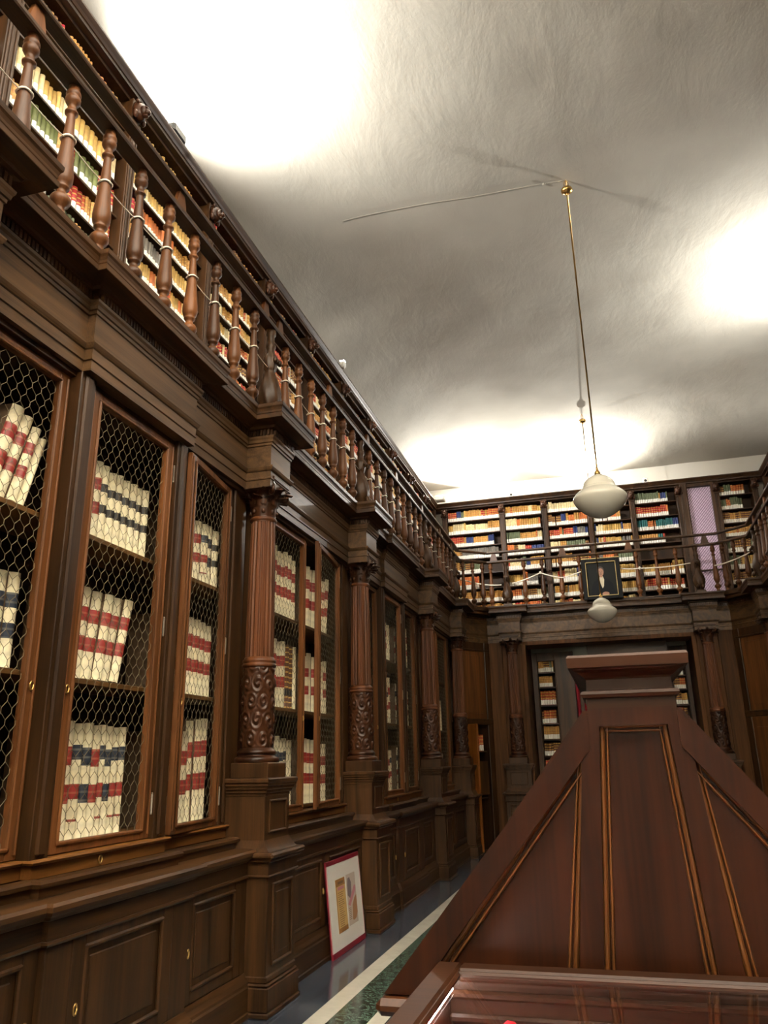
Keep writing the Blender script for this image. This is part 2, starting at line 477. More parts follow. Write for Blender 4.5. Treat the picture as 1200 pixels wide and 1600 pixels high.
def dentils(path, o, z0, z1, wd, pitch, dep):
    P = [Vector(p) for p in path]
    for i in range(len(P)-1):
        d = P[i+1]-P[i]; L = d.length
        if L < .08: continue
        d.normalize(); nn = Vector((d.y, -d.x)); n = max(1, int(L/pitch))
        for k in range(n):
            c = P[i]+d*((k+.5)*L/n)
            a = c-d*wd/2; b = c+d*wd/2
            q = []
            for z in (z0, z1):
                for (e, oo) in ((a, o), (b, o), (b, o+dep), (a, o+dep)):
                    r = e+nn*oo; q.append((r.x, r.y, z))
            m.add(q, [(0, 1, 2, 3), (4, 5, 6, 7), (0, 1, 5, 4), (1, 2, 6, 5), (2, 3, 7, 6), (3, 0, 4, 7)], 0)
dentils(full, .014, 3.914, 3.958, .017, .028, .02)
m.build('dentil_band', 'wood_v', gal)
m = MB(); m.sweep(full, [(.02, 3.963), (.04, 3.968), (.046, 3.985), (.06, 3.99), (.146, 3.997), (.148, 4.0), (.148, 4.028), (.138, 4.031), (.138, 4.04), (.141, 4.045), (.142, 4.06), (.148, 4.078), (.156, 4.09), (.157, 4.1), (.157, 4.117), (-.1, 4.12)])
m.build('cornice', 'wood_y', gal)
m = MB()
for f in (lambda x: x, lambda x: XM-x):
    m.prism([(f(-3.3), .3), (f(-2.46), .3), (f(-2.46), 13.6), (f(-1.8), 14.25), (f(0.05), 14.25), (f(.05), 15.3), (f(-3.3), 15.3)], 2, 4.06, 4.118)
m.build('deck', 'wood_y', gal)

# ------------------------------------------------------------------ carved columns
def scroll_relief(a, z):
    """acanthus scrolls for the lower drum: height 0..1"""
    u = a/(2*pi)*8; v = (z-1.60)/.54*4.2
    best = 0
    for iu in range(-1, 10):
        for iv in range(-1, 6):
            cx = iu+(.5 if iv % 2 else 0); cy = iv+.45
            dx, dy = u-cx, (v-cy)
            r = sqrt(dx*dx+dy*dy)
            if r < .72:
                h = (.5+.5*cos(atan2(dy, dx)*(1 if (iu+iv) % 2 else -1)+r*17))*(1-r/.78)+.25*max(0, 1-r/.16)
                best = max(best, h)
    return best
def column_meshes():
    o = {}
    m = MB()
    m.box(-.13, .25, -.27, .27, 0, .03, 0, .006)
    m.box(-.13, .240, -.26, .26, .03, .165, 0, .006)
    for hs, xs, z0, z1 in ((.252, .232, .165, .185), (.243, .222, .185, .225)): m.box(-.13, xs, -hs, hs, z0, z1, 0, .008)
    m.box(-.13, .213, -.237, .237, .22, .80, 0, .005)
    fx = .213
    for (y0, y1, z0, z1) in ((-.17, -.15, .27, .75), (.15, .17, .27, .75), (-.17, .17, .27, .29), (-.17, .17, .73, .75)):
        m.box(fx-.002, fx+.014, y0, y1, z0, z1, 0, .006)
    m.box(fx-.002, fx+.005, -.11, .11, .33, .69, 0, .004)
    m.box(-.13, .232, -.256, .256, .79, .805, 0, .006)
    m.box(-.13, .222, -.246, .246, .80, .885, 0, .003)
    m.box(-.13, .244, -.268, .268, .88, .905, 0, .008)
    m.box(-.13, .268, -.292, .292, .903, .94, 0, .013)
    sh = []
    for k in range(7):
        t = k/6; q = t**.6; sh.append((.232-.062*q, .252-.038*q, .935+.075*t))
    vs = [p for (xx, hy, z) in sh for p in ((-.13, -hy, z), (xx, -hy, z), (xx, hy, z), (-.13, hy, z))]
    m.add(vs, [(4*j+i, 4*j+(i+1) % 4, 4*j+4+(i+1) % 4, 4*j+4+i) for j in range(6) for i in range(4)], 0)
    m.box(-.13, .168, -.212, .212, 1.0, 1.29, 0, .004); fx = .168
    for (y0, y1, z0, z1) in ((-.15, -.135, 1.05, 1.26), (.135, .15, 1.05, 1.26), (-.15, .15, 1.05, 1.065), (-.15, .15, 1.245, 1.26)):
        m.box(fx-.002, fx+.012, y0, y1, z0, z1, 0, .005)
    for k in range(4):
        m.box(-.13, .172+.012*k, -.216-.012*k, .216+.012*k, 1.28+.022*k, 1.305+.022*k, 0, .006)
    m.box(-.13, .215, -.262, .262, 1.365, 1.40, 0, .008)
    m.box(-.12, .16, -.16, .16, 1.395, 1.50, 0, .006)
    o['pedestal'] = m.mesh('pedestal', ['wood_v'])
    m = MB()
    m.lathe(0, 0, [(.15, 1.495), (.158, 1.505), (.16, 1.52), (.155, 1.535), (.14, 1.54), (.128, 1.548), (.126, 1.556), (.135, 1.56), (.138, 1.57), (.133, 1.582), (.12, 1.588), (.117, 1.6)], 32)
    o['column_base'] = m.mesh('column_base', ['carved'])
    m = MB(); n, k = 140, 88; vs = []; fs = []
    for j in range(k+1):
        z = 1.59+(2.165-1.59)*j/k; edge = min(1, min(j, k-j)/3)
        for i in range(n):
            a = 2*pi*i/n; r = .113-.003*j/k+.019*scroll_relief(a, z)*edge
            vs.append((r*cos(a), r*sin(a), z))
    for j in range(k):
        for i in range(n):
            l = (i+1) % n; fs.append((j*n+i, j*n+l, (j+1)*n+l, (j+1)*n+i))
    m.add(vs, fs, 0, True); o['carved_drum'] = m.mesh('carved_drum', ['carved'])
    m = MB()
    m.lathe(0, 0, [(.112, 2.16), (.124, 2.165), (.126, 2.178), (.12, 2.186), (.115, 2.19), (.122, 2.20), (.122, 2.213), (.112, 2.222), (.108, 2.235)], 32)
    nf = 20; ring = []
    def flute(R0):
        pts = []
        for i in range(nf*6):
            a = 2*pi*i/(nf*6); t = (i % 6)/6
            d = .0 if t < .2 else sin((t-.2)/.8*pi)
            pts.append((R0*(1-.085*d)*cos(a), R0*(1-.085*d)*sin(a)))
        return pts
    vs = []; fs = []; lv = [(2.232, .105), (2.5, .104), (2.8, .101), (3.05, .097), (3.27, .092)]
    for z, r in lv:
        for x, y in flute(r): vs.append((x, y, z))
    n = nf*6
    for j in range(len(lv)-1):
        for i in range(n):
            l = (i+1) % n; fs.append((j*n+i, j*n+l, (j+1)*n+l, (j+1)*n+i))
    m.add(vs, fs, 0, False)
    m.lathe(0, 0, [(.09, 3.265), (.102, 3.275), (.105, 3.286), (.102, 3.298), (.094, 3.303)], 32)
    o['shaft'] = m.mesh('shaft', ['wood_column'])
    m = MB()
    m.lathe(0, 0, [(.092, 3.298), (.094, 3.31), (.098, 3.38), (.102, 3.42), (.11, 3.47), (.125, 3.51), (.13, 3.53)], 32, fn=lambda r, a, z: r*(1+.02*sin(a*12)*(1 if 3.31 < z < 3.4 else 0)))
    for i in range(8):            # little rosettes on the necking
        a = 2*pi*(i+.5)/8; m.sphere((.098*cos(a), .098*sin(a), 3.345), (.016, .016, .02), 8, 5)
    def leaf(a, z0, h, wd, r0, curl):
        cols = 5; rows = 8; vs = []; fs = []
        for j in range(rows+1):
            t = j/rows
            rr = r0+.012*t+curl*max(0, t-.55)**2*5
            zz = z0+h*(t if t < .85 else .85+(t-.85)*-.6)
            ww = wd*(.75+.4*sin(t*pi))*(1-t**4*.75)
            for i in range(cols+1):
                s = i/cols*2-1
                aa = a+s*ww/2/r0; q = rr-.010*s*s+.005*cos(s*pi*2.5)
                vs.append((q*cos(aa), q*sin(aa), zz-.012*abs(s)*t))
        for j in range(rows):
            for i in range(cols):
                b = j*(cols+1)+i; fs.append((b, b+1, b+cols+2, b+cols+1))
        m.add(vs, fs, 0, True)
    for i in range(8): leaf(2*pi*i/8, 3.385, .09, .09, .108, .085)
    for i in range(8): leaf(2*pi*(i+.5)/8, 3.40, .135, .09, .112, .10)
    for i in range(4):
        a = pi/4+i*pi/2; ca, sa = cos(a), sin(a); pts = []
        for k in range(26):
            t = k/25; th = t*2*pi*1.6+.4; rr = .044*(1-.75*t)
            pts.append((ca*(.172+rr*cos(th)), sa*(.172+rr*cos(th)), 3.502+rr*sin(th)))
        m.tube([(ca*.10, sa*.10, 3.42), (ca*.13, sa*.13, 3.49), (ca*.165, sa*.165, 3.54)]+pts[2:], .015, 6)
        m.sphere((ca*.172, sa*.172, 3.502), (.02, .02, .02), 8, 6)
        b = i*pi/2; m.sphere((.135*cos(b), .135*sin(b), 3.525), (.026, .026, .028), 8, 6, fn=lambda p, t: 1+.2*sin(5*p))
    ab = []
    for i in range(4):
        a = pi/4+i*pi/2
        for k in range(6):
            t = k/6; p0 = Vector((cos(a), sin(a)))*.2; p1 = Vector((cos(a+pi/2), sin(a+pi/2)))*.2
            q = p0.lerp(p1, t); ab.append(tuple(q*(1-.09*sin(t*pi))))
    m.prism(ab, 2, 3.545, 3.575)
    m.box(-.09, .15, -.15, .15, 3.57, 3.60, 0, .005)
    o['capital'] = m.mesh('capital', ['carved'])
    return o
CM = column_meshes()
def column(loc, rz, label):
    t = thing('carved_column', loc, label, 'column', 'carved columns between the bookcases', rz)
    for k in ('pedestal', 'column_base', 'carved_drum', 'shaft', 'capital'):
        o = bpy.data.objects.new(k, CM[k]); C.objects.link(o); o.parent = t
    return t
cl = ['carved walnut column beyond the frame edge, before the three-door cabinet with the ajar door',
      'carved walnut column nearest the viewer, beside the leaning poster on its window side',
      'carved walnut column just behind the white leaning poster',
      'carved walnut column third along the side wall, past the second three-door cabinet',
      'carved walnut column in the corner, beside the open corner door']
cl[1] = 'largest carved walnut column, beside the ajar wire door, before the leaning poster'
for i, c in enumerate(COLY): column((-2.45, c, 0), 0, cl[i])
for i, c in enumerate(COLY[3:]):
    column((XM+2.45, c, 0), pi, ['carved column on the opposite wall, cut off by the right picture edge', 'carved column on the opposite wall beside the closed corner door'][i])
column((BACKX[0], 11.806+2.45, 0), -pi/2, 'carved column on the end wall, next to the passage shelf with white labels')
column((BACKX[1], 11.806+2.45, 0), -pi/2, 'carved column on the end wall, right of the wooden display desk cap')

# ------------------------------------------------------------------ wire door bookcases
def hexmesh(mb, u0, u1, w, z0, z1, pw=.066, pz=.052, r=.0015):
    T = mb.T
    def inside(u, z): return u0-.001 <= u <= u1+.001 and z0-.001 <= z <= z1+.001
    def seg(a, b):
        if not inside(*a) or not inside(*b): return
        A = Vector((a[0], w, a[1])); B = Vector((b[0], w, b[1]))
        d = (B-A).normalized(); p = Vector((-d.z, 0, d.x))*r; q = Vector((0, r, 0))
        vs = [A+p, A-p*.5+q, A-p*.5-q, B+p, B-p*.5+q, B-p*.5-q]
        mb.add([tuple(x) for x in vs], [(0, 1, 4, 3), (1, 2, 5, 4), (2, 0, 3, 5)], 0)
    rows = int((z1-z0)/pz)+2; cols = int((u1-u0)/pw)+2
    for k in range(-1, rows):
        z = z0+k*pz
        jr = random.Random(k*31+int(u0*100))
        for j in range(-1, cols):
            u = u0+(j+(k % 2)/2)*pw
            zt = z+.42*pz
            seg((u, z), (u, zt))
            seg((u, zt), (u-pw/2, z+pz)); seg((u, zt), (u+pw/2, z+pz))
def wire_door(T, par, u0, u1, z0, z1, wf, stile=.08, hinge='hi', angle=0., lock=True, rail=.07, detail=True, gz=(1.165, 3.41), pw=.066):
    uh = u1 if hinge == 'hi' else u0
    a = rad(angle)*(1 if hinge == 'hi' else -1)
    def TT(u, w, z):
        du, dw = u-uh, w-wf
        return T(uh+du*cos(a)+dw*sin(a), wf-du*sin(a)+dw*cos(a), z)
    m = MB(TT); th = .036; g0, g1 = gz; i0, i1 = u0+stile, u1-stile
    m.box(u0, i0, wf-th, wf, z0, z1, 0, .004); m.box(i1, u1, wf-th, wf, z0, z1, 0, .004)
    m.box(i0-.002, i1+.002, wf-th, wf-.0006, z0, g0, 0, .004); m.box(i0-.002, i1+.002, wf-th, wf-.0006, g1, z1, 0, .004)
    # raised moulding on the face, bead round the opening
    for (a0, a1, c0, c1) in ((u0+.012, u0+.026, z0+.02, z1-.02), (u1-.026, u1-.012, z0+.02, z1-.02)):
        m.box(a0, a1, wf-.002, wf+.008, c0, c1, 0, .004)
    for (a0, a1, c0, c1) in ((i0-.018, i0+.002, g0-.018, g1+.018), (i1-.002, i1+.018, g0-.018, g1+.018), (i0-.018, i1+.018, g0-.018, g0+.002), (i0-.018, i1+.018, g1-.002, g1+.018)):
        m.box(a0, a1, wf-.004, wf+.010, c0, c1, 0, .006)
    d = m.build('door', 'wood_warm', par)
    m = MB(TT); hexmesh(m, i0-.004, i1+.004, wf-.018, g0-.004, g1+.004, pw)
    m.build('wire_mesh', 'wire', d)
    if detail:
        for hz in (z0+.18, (z0+z1)/2, z1-.2):
            m = MB(TT); uu = uh
            m.tube([(uu, wf+.006, hz-.05), (uu, wf+.006, hz+.05)], .006, 8); m.sphere((uu, wf+.006, hz+.054), .006, 6, 4); m.sphere((uu, wf+.006, hz-.054), .006, 6, 4)
            m.build('hinge', 'steel', d)
        if lock:
            ul = u0+stile*.45 if hinge == 'hi' else u1-stile*.45
            m = MB(TT); zc = 1.86
            pts = [(ul+.012*cos(t*2*pi/14), wf+.004, zc+.02*sin(t*2*pi/14)) for t in range(15)]
            m.tube(pts, .004, 6); m.build('keyhole_plate', 'brass', d)
    return d
def cup_door(T, par, u0, u1, wf, z0=.245, z1=.785, lock=None):
    m = MB(T)
    st = .095
    i0, i1, j0, j1 = u0+st, u1-st, z0+.06, z1-.045
    m.box(u0, i0, wf-.03, wf, z0, z1, 0, .003); m.box(i1, u1, wf-.03, wf, z0, z1, 0, .003)
    m.box(i0, i1, wf-.03, wf-.0005, z0, j0, 0, .003); m.box(i0, i1, wf-.03, wf-.0005, j1, z1, 0, .003)
    d = m.build('cupboard_door', 'wood_v', par)
    m = MB(T)
    m.box(i0-.002, i1+.002, wf-.03, wf-.014, j0-.002, j1+.002, 0)
    m.box(i0+.05, i1-.05, wf-.016, wf-.006, j0+.05, j1-.05, 0, .008)
    for (a0, a1, c0, c1) in ((i0-.004, i0+.018, j0-.004, j1+.004), (i1-.018, i1+.004, j0-.004, j1+.004), (i0-.004, i1+.004, j0-.004, j0+.018), (i0-.004, i1+.004, j1-.018, j1+.004)):
        m.box(a0, a1, wf-.014, wf+.008, c0, c1, 0, .007)
    m.build('panel', 'wood_v', d)
    if lock is not None:
        m = MB(T); zc = .5; ul = u0+.05 if lock < 0 else u1-.05
        m.tube([(ul+.011*cos(t*2*pi/14), wf+.004, zc+.022*sin(t*2*pi/14)) for t in range(15)], .0045, 6)
        m.build('keyhole_plate', 'brass', d)
    return d
def shelf_set(T, par, u0, u1, zs=(1.15, 1.935, 2.705)):
    for z in zs:
        m = MB(T); m.box(u0, u1, -2.97, -2.63, z-.028, z, 0, .003); m.build('shelf', 'shelf', par)
def bookcase(T, i, label, sidey=True, detail=True, ajar=None, grp='wire door bookcases along the side wall'):
    c0, c1 = COLY[i], COLY[i+1]; mid = (c0+c1)/2; W = {}
    mat = 'wood_y'
    loc = T(mid, -2.5, 0)
    t = thing('wire_door_bookcase', loc, label, 'bookcase', grp)
    e0, e1 = c0+.2, c1-.2
    three = i in (0, 2)
    sgn = [(-1, 1)]
    # plan path in u,w space -> world via sweep on T
    def pth(wr, wm, hm):
        p = [(e0, wr)]
        if three: p += [(mid-hm, wr), (mid-hm, wm), (mid+hm, wm), (mid+hm, wr)]
        return p+[(e1, wr)]
    def sw(path, prof, name, mt):
        m = MB()
        q = [(T(u, w, 0)[0], T(u, w, 0)[1]) for u, w in path]
        if T is TR: q = q[::-1]
        m.sweep(q, prof); m.build(name, mt, t)
    sw(pth(-2.38, -2.35, .60), [(.048, 0), (.048, .03), (.038, .035), (.038, .165), (.03, .175), (.028, .19), (.012, .215), (.0, .24), (-.03, .242)], 'plinth', mat)
    sw(pth(-2.38, -2.35, .60), [(-.03, .784), (.012, .786), (.016, .795), (.012, .805), (.004, .806), (.004, .882), (.02, .888), (.03, .90), (.046, .91), (.06, .925), (.062, .945), (.052, .958), (-.11, .962)], 'waist_rail', mat)
    sw(pth(-2.475, -2.43, .58), [(.0, .955), (.0, 1.0), (.018, 1.003), (.022, 1.02), (.008, 1.03), (-.05, 1.032)], 'upper_plinth', mat)
    sw(pth(-2.56, -2.505, .55), [(.0, 1.03), (.0, 1.085), (.02, 1.09), (.026, 1.1), (.022, 1.108), (-.1, 1.11)], 'sill', 'board')
    m = MB(T)
    m.box(e0-.1, e1+.1, -3.0, -2.97, 0, 4.05)                                  # back board
    m.box(e0-.1, e0-.06, -2.97, -2.62, 0, 3.6); m.box(e1+.06, e1+.1, -2.97, -2.62, 0, 3.6)
    m.box(e0-.1, e1+.1, -2.97, -2.62, 3.46, 3.5)
    m.build('carcass', 'inside', t)
    m = MB(T)
    m.box(e0-.15, e1+.15, -2.66, -2.55, 3.47, 3.60, 0, .003)
    m.box(e0-.15, e1+.15, -2.45, -2.41, .0, .245); m.box(e0-.15, e1+.15, -2.45, -2.395, .78, .79)
    if three:
        ds = [(e0+.11, mid-.565, 0), (mid-.43, mid+.43, 1), (mid+.565, e1-.11, 2)]
        for s in (-1, 1):
            a, b = sorted((mid+s*.435, mid+s*.56))
            m.box(a, b, -2.62, -2.515, 1.10, 3.50, 0, .004); m.box(a+.03, b-.03, -2.53, -2.50, 1.12, 3.49, 0, .01)
        lo = [(e0+.11, mid-.60), (mid-.42, mid+.42), (mid+.60, e1-.11)]
        m.box(e0-.15, e0+.108, -2.45, -2.384, .24, .79); m.box(e1-.108, e1+.15, -2.45, -2.384, .24, .79)
        for s in (-1, 1):
            a, b = sorted((mid+s*.422, mid+s*.598)); m.box(a, b, -2.45, -2.354, .24, .79, 0, .003)
    else:
        ds = [(e0+.11, mid-.012, 0), (mid+.012, e1-.11, 2)]
        lo = [(e0+.02, mid-.003), (mid+.003, e1-.02)]
    m.box(e0-.15, e0+.105, -2.66, -2.575, 1.10, 3.50, 0, .004); m.box(e1-.105, e1+.15, -2.66, -2.575, 1.10, 3.50, 0, .004)
    m.box(e0+.03, e0+.07, -2.58, -2.56, 1.12, 3.49, 0, .009); m.box(e1-.07, e1-.03, -2.58, -2.56, 1.12, 3.49, 0, .009)
    m.build('face_frame', 'wood_v', t)
    for (a, b, k) in ds:
        wf = -2.54 if k == 1 else -2.578
        hg = 'lo' if k == 0 else 'hi'
        if k == 1: hg = 'hi'
        if T is not TL: pass
        ang = (ajar or {}).get(k, 0)
        wire_door(T, t, a, b, 1.112, 3.468, wf, .085 if k == 1 else .075, hg, ang, detail=detail, pw=.066 if i < 2 else .075)
        if k == 1:
            m = MB(T); zc = 1.06; uu = mid-.06
            m.tube([(uu+.014*cos(q*2*pi/14), -2.498, zc+.018*sin(q*2*pi/14)) for q in range(15)], .0035, 6); m.build('ring_pull', 'brass', t)
    nd = len(lo)
    for j, (a, b) in enumerate(lo):
        cup_door(T, t, a, b, -2.352 if (three and j == 1) else -2.382, lock=(-1 if j else 1) if detail else None)
    shelf_set(T, t, e0-.06, e1+.06)
    return t
BL = ['three-door wire cabinet nearest the viewer, one narrow door ajar',
      'two-door wire cabinet behind the leaning white poster',
      'second three-door wire cabinet, farther along the side wall past the poster',
      'narrow two-door wire cabinet next to the corner column']
bookcase(TL, 0, BL[0], ajar={2: 7})
bookcase(TL, 1, BL[1], ajar={2: 7, 0: 0})
bookcase(TL, 2, BL[2], detail=True)
bookcase(TL, 3, BL[3], detail=False)
bookcase(TR, 3, 'wire cabinet on the opposite wall at the right picture edge', detail=False, grp='wire door bookcases on the opposite wall')

# ------------------------------------------------------------------ corner cabinets (chamfered corners)
def corner(side):
    A, B = Vector((-2.545, 13.62)), Vector((-2.03, 14.33)); L = (B-A).length; d = (B-A)/L; nn = Vector((d.y, -d.x))
    def T(u, w, z):
        p = A+d*u+nn*w; x = p.x if not side else XM-p.x
        return (x, p.y, z)
    lab = 'dark corner cupboard with its narrow door standing open beside the corner column' if not side else 'dark corner cupboard with closed door, at the right picture edge'
    c = T(L/2, 0, 0); t = thing('corner_cupboard', (c[0], c[1], 0), lab, 'cupboard', 'corner cupboards')
    m = MB(T)
    m.box(0, .17, -.03, 0, 0, 2.10, 0, .003); m.box(L-.14, L, -.03, 0, 0, 3.5, 0, .003)
    m.box(0, .06, -.03, .012, 2.1, 3.5, 0, .003)
    m.box(L-.14, L-.115, -.03, .02, 0, 3.5, 0, .008)
    m.box(0, L, -.03, .02, 2.06, 2.14, 0, .008); m.box(0, L, -.03, .03, 2.14, 2.16, 0, .006)
    m.box(0, L, -.03, .012, 3.36, 3.5, 0, .003); m.box(0, L, -.03, .025, 3.34, 3.37, 0, .006)
    m.build('surround', 'wood_v', t)
    m = MB(T); m.box(.05, L-.13, -.028, -.004, 2.15, 3.36); m.box(.13, L-.22, -.006, .004, 2.25, 3.26, 0, .01)
    m.build('panel', 'wood_warm', t)
    m = MB(T); m.box(.14, .17, -.4, -.03, 0, 2.1); m.box(L-.14, L-.11, -.4, -.03, 0, 2.1); m.box(.14, L-.11, -.42, -.4, 0, 2.1); m.box(.14, L-.11, -.4, -.03, 2.08, 2.11)
    m.build('carcass', 'inside', t)
    for z in (.02, .86, 1.62):
        m = MB(T); m.box(.172, L-.142, -.4, -.05, z-.02, z); m.build('shelf', 'inside', t)
    m = MB(T); m.box(.172, L-.142, -.06, -.045, .9, 1.45); m.build('inner_panel', 'wood_v', t)
    if not side:
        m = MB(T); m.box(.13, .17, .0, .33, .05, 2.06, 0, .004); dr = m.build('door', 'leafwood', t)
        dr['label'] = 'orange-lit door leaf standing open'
    else:
        m = MB(T); m.box(.172, L-.142, -.025, .012, .1, 2.06, 0, .004); m.box(.25, L-.22, .008, .02, .3, 1.9, 0, .008); m.build('door', 'wood_warm', t)
    return T, L
CT, CLn = corner(0); corner(1)

# ------------------------------------------------------------------ books
BOOKN = [0]
def book_mesh(t, h, d, bands, mats, hubs=0, nseg=6, round_=.35, side=0):
    """spine towards +x, thickness along y (centred), standing on z=0. bands: [(z0,z1,material index)]"""
    key = None
    vs = []; fs = []; ms = []
    zs = sorted(set([0, h]+[round(b[0], 5) for b in bands]+[round(b[1], 5) for b in bands]))
    # split further for hubs
    prof = []
    for i in range(nseg+1):
        s = i/nseg*2-1
        prof.append((-t*round_*(s*s), s*t/2))
    prof = [(-d, -t/2)]+prof+[(-d, t/2)]
    n = len(prof)
    rows = []
    for k, z in enumerate(zs):
        rows.append((z, 1.0))
    for z, sc in rows:
        for (x, y) in prof: vs.append((x, y, z))
    def mat_at(z):
        for b in bands:
            if b[0] <= z <= b[1]: return b[2]
        return 0
    for j in range(len(rows)-1):
        zm = (rows[j][0]+rows[j+1][0])/2
        for i in range(n-1):
            fs.append((j*n+i, j*n+i+1, (j+1)*n+i+1, (j+1)*n+i))
            ms.append(mat_at(zm) if 1 <= i <= n-3 else side)
    top = (len(rows)-1)*n
    fs.append(list(range(n))); ms.append(0); fs.append([top+i for i in range(n)][::-1]); ms.append(len(mats)-1)
    me = bpy.data.meshes.new('book'); me.from_pydata(vs, [], fs)
    for m in mats: me.materials.append(M[m])
    me.polygons.foreach_set('material_index', ms)
    sm = [m2 < 99 and len(f) == 4 for m2, f in zip(ms, fs)]
    me.polygons.foreach_set('use_smooth', sm)
    me.update(); return me
def folio(style, t=.08, h=.5, d=.3):
    """vellum folio with coloured title panels"""
    hb = h*.0
    def bd(a, b, i): return (round(h*a, 5), round(h*b, 5), i)
    if style == 'red': bands = [bd(.30, .46, 1), bd(.62, .78, 1)]; mats = ['vellum', 'lab_red', 'pages']
    elif style == 'blue': bands = [bd(.30, .46, 1), bd(.62, .78, 1)]; mats = ['vellum', 'lab_blue', 'pages']
    elif style == 'black': bands = [bd(.36, .47, 1), bd(.64, .75, 1)]; mats = ['vellum', 'lab_black', 'pages']
    elif style == 'mix': bands = [bd(.34, .47, 2), bd(.68, .81, 1), bd(.15, .17, 2)]; mats = ['vellum', 'lab_blue', 'lab_red', 'pages']
    elif style == 'grey': bands = [bd(.2, .3, 1)]; mats = ['bk_brown', 'lab_black', 'pages']
    else: bands = []; mats = ['vellum', 'pages']
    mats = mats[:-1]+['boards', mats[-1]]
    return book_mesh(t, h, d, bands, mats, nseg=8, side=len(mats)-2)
FOL = {}
def folio_row(T, rz, u0, u1, z, styles, hts, ts, group, where, wsp=-2.65, lean=0., start=0., inv=False):
    """one row of large volumes from u0 to the right"""
    u = u0; k = 0; names = {'red': 'red-banded', 'blue': 'dark-blue-banded', 'black': 'black-lettered', 'mix': 'red-and-blue-panelled', 'grey': 'dark brown', 'plain': 'plain'}
    n = len(styles)
    for st, h, t in zip(styles, hts, ts):
        if (st, round(h, 2)) not in FOL: FOL[(st, round(h, 2))] = folio(st, .08, round(h, 2))
        if u+t > u1: break
        o = bpy.data.objects.new('folio_volume', FOL[(st, round(h, 2))]); C.objects.link(o)
        ln = lean if not callable(lean) else lean(k)
        uu = u+t/2
        o.scale = (1, t/.08*.97, h/round(h, 2)); p = T(uu, wsp+R.uniform(-.012, .012), z+.0005)
        o.rotation_euler = (ln if T is not TR else -ln, 0, rz+R.uniform(-.02, .02))
        if ln: p = (p[0], p[1], p[2]+abs(sin(ln))*t/2)
        o.location = p
        tag(o, f'{ORD[k]} from left, {names[st]} {"" if st=="grey" else "cream "}volume, {where}'.replace('dark brown brown', 'dark brown'), 'book', group)
        k += 1; u += t/cos(ln)+.0015
    return u
def rnd(n, a, b): return [R.uniform(a, b) for _ in range(n)]
Z1, Z2, Z3 = 1.151, 1.936, 2.706
G = 'large vellum volumes behind the wire doors'
# nearest cabinet, left narrow door
folio_row(TL, 0, 2.30, 2.72, Z3, ['plain']+['red']*3, rnd(4, .5, .56), [.10]*4, G, 'top shelf, narrow door at the picture edge')
folio_row(TL, 0, 2.735, 3.2, Z3, ['red', 'red', 'red', 'plain'], [.50, .48, .44, .40], [.085, .07, .06, .05], G, 'leaning on top shelf, door at the picture edge', lean=-.27)
folio_row(TL, 0, 2.45, 3.10, Z2, ['blue']*7, rnd(7, .44, .47), rnd(7, .075, .1), G, 'middle shelf, door at the picture edge')
folio_row(TL, 0, 2.45, 3.05, Z1, ['red']*7, rnd(7, .52, .56), rnd(7, .075, .1), G, 'bottom shelf, door at the picture edge')
# nearest cabinet, wide projecting door
folio_row(TL, 0, 3.46, 4.13, Z3, ['red', 'red']+['black']*7, [.455, .45, .45, .43, .44, .43, .43, .425, .43], [.075, .072, .075, .068, .068, .066, .064, .062, .06], G, 'top shelf, wide projecting door')
folio_row(TL, 0, 3.42, 4.05, Z2, ['red']*6, rnd(6, .475, .49), [.09, .08, .085, .08, .08, .075], G, 'middle shelf, wide projecting door', lean=lambda k: -.02-.035*k)
folio_row(TL, 0, 3.42, 4.05, Z1, ['blue', 'red', 'mix', 'blue', 'red', 'mix', 'blue', 'mix', 'mix'], [.565, .57, .56, .565, .555, .56, .555, .55, .555], [.075, .085, .07, .07, .07, .065, .065, .06, .055], G, 'bottom shelf, wide projecting door')
# nearest cabinet, ajar narrow door
folio_row(TL, 0, 4.42, 5.06, Z3, ['plain', 'blue', 'mix', 'red', 'mix', 'blue', 'black'], rnd(7, .42, .47), rnd(7, .08, .095), G, 'top shelf, narrow ajar door')
folio_row(TL, 0, 4.40, 5.06, Z2, ['red']*7, rnd(7, .48, .51), rnd(7, .08, .09), G, 'middle shelf, narrow ajar door')
folio_row(TL, 0, 4.40, 5.06, Z1, ['red']*8, [.54, .55, .545, .55, .62, .63, .64, .63], rnd(8, .075, .085), G, 'bottom shelf, narrow ajar door')
# second cabinet (behind poster)
folio_row(TL, 0, 5.72, 6.58, Z3, ['red']*11, rnd(11, .54, .6), rnd(11, .07, .085), G, 'top shelf, left door behind poster')
folio_row(TL, 0, 5.72, 6.30, Z2, ['red']*7, rnd(7, .54, .57), rnd(7, .075, .09), G, 'middle shelf, left door behind poster')
folio_row(TL, 0, 6.34, 6.55, Z2, ['grey', 'grey', 'plain'], rnd(3, .50, .57), rnd(3, .06, .07), G, 'end of middle shelf, left door behind poster')
folio_row(TL, 0, 5.72, 6.56, Z1, ['mix', 'plain', 'black', 'mix', 'plain', 'blue', 'mix', 'mix', 'plain', 'black'], rnd(10, .52, .6), rnd(10, .075, .09), G, 'bottom shelf, left door behind poster')
folio_row(TL, 0, 6.72, 7.42, Z3, ['red']*9, rnd(9, .52, .58), rnd(9, .07, .085), G, 'top shelf, ajar door behind poster', lean=lambda k: -.02*k)
folio_row(TL, 0, 6.72, 7.42, Z2, ['red', 'red', 'plain', 'red', 'black', 'red', 'plain', 'red'], rnd(8, .48, .58), rnd(8, .07, .09), G, 'middle shelf, ajar door behind poster')
folio_row(TL, 0, 6.72, 7.42, Z1, ['red']*9, rnd(9, .5, .56), rnd(9, .07, .085), G, 'bottom shelf, ajar door behind poster')
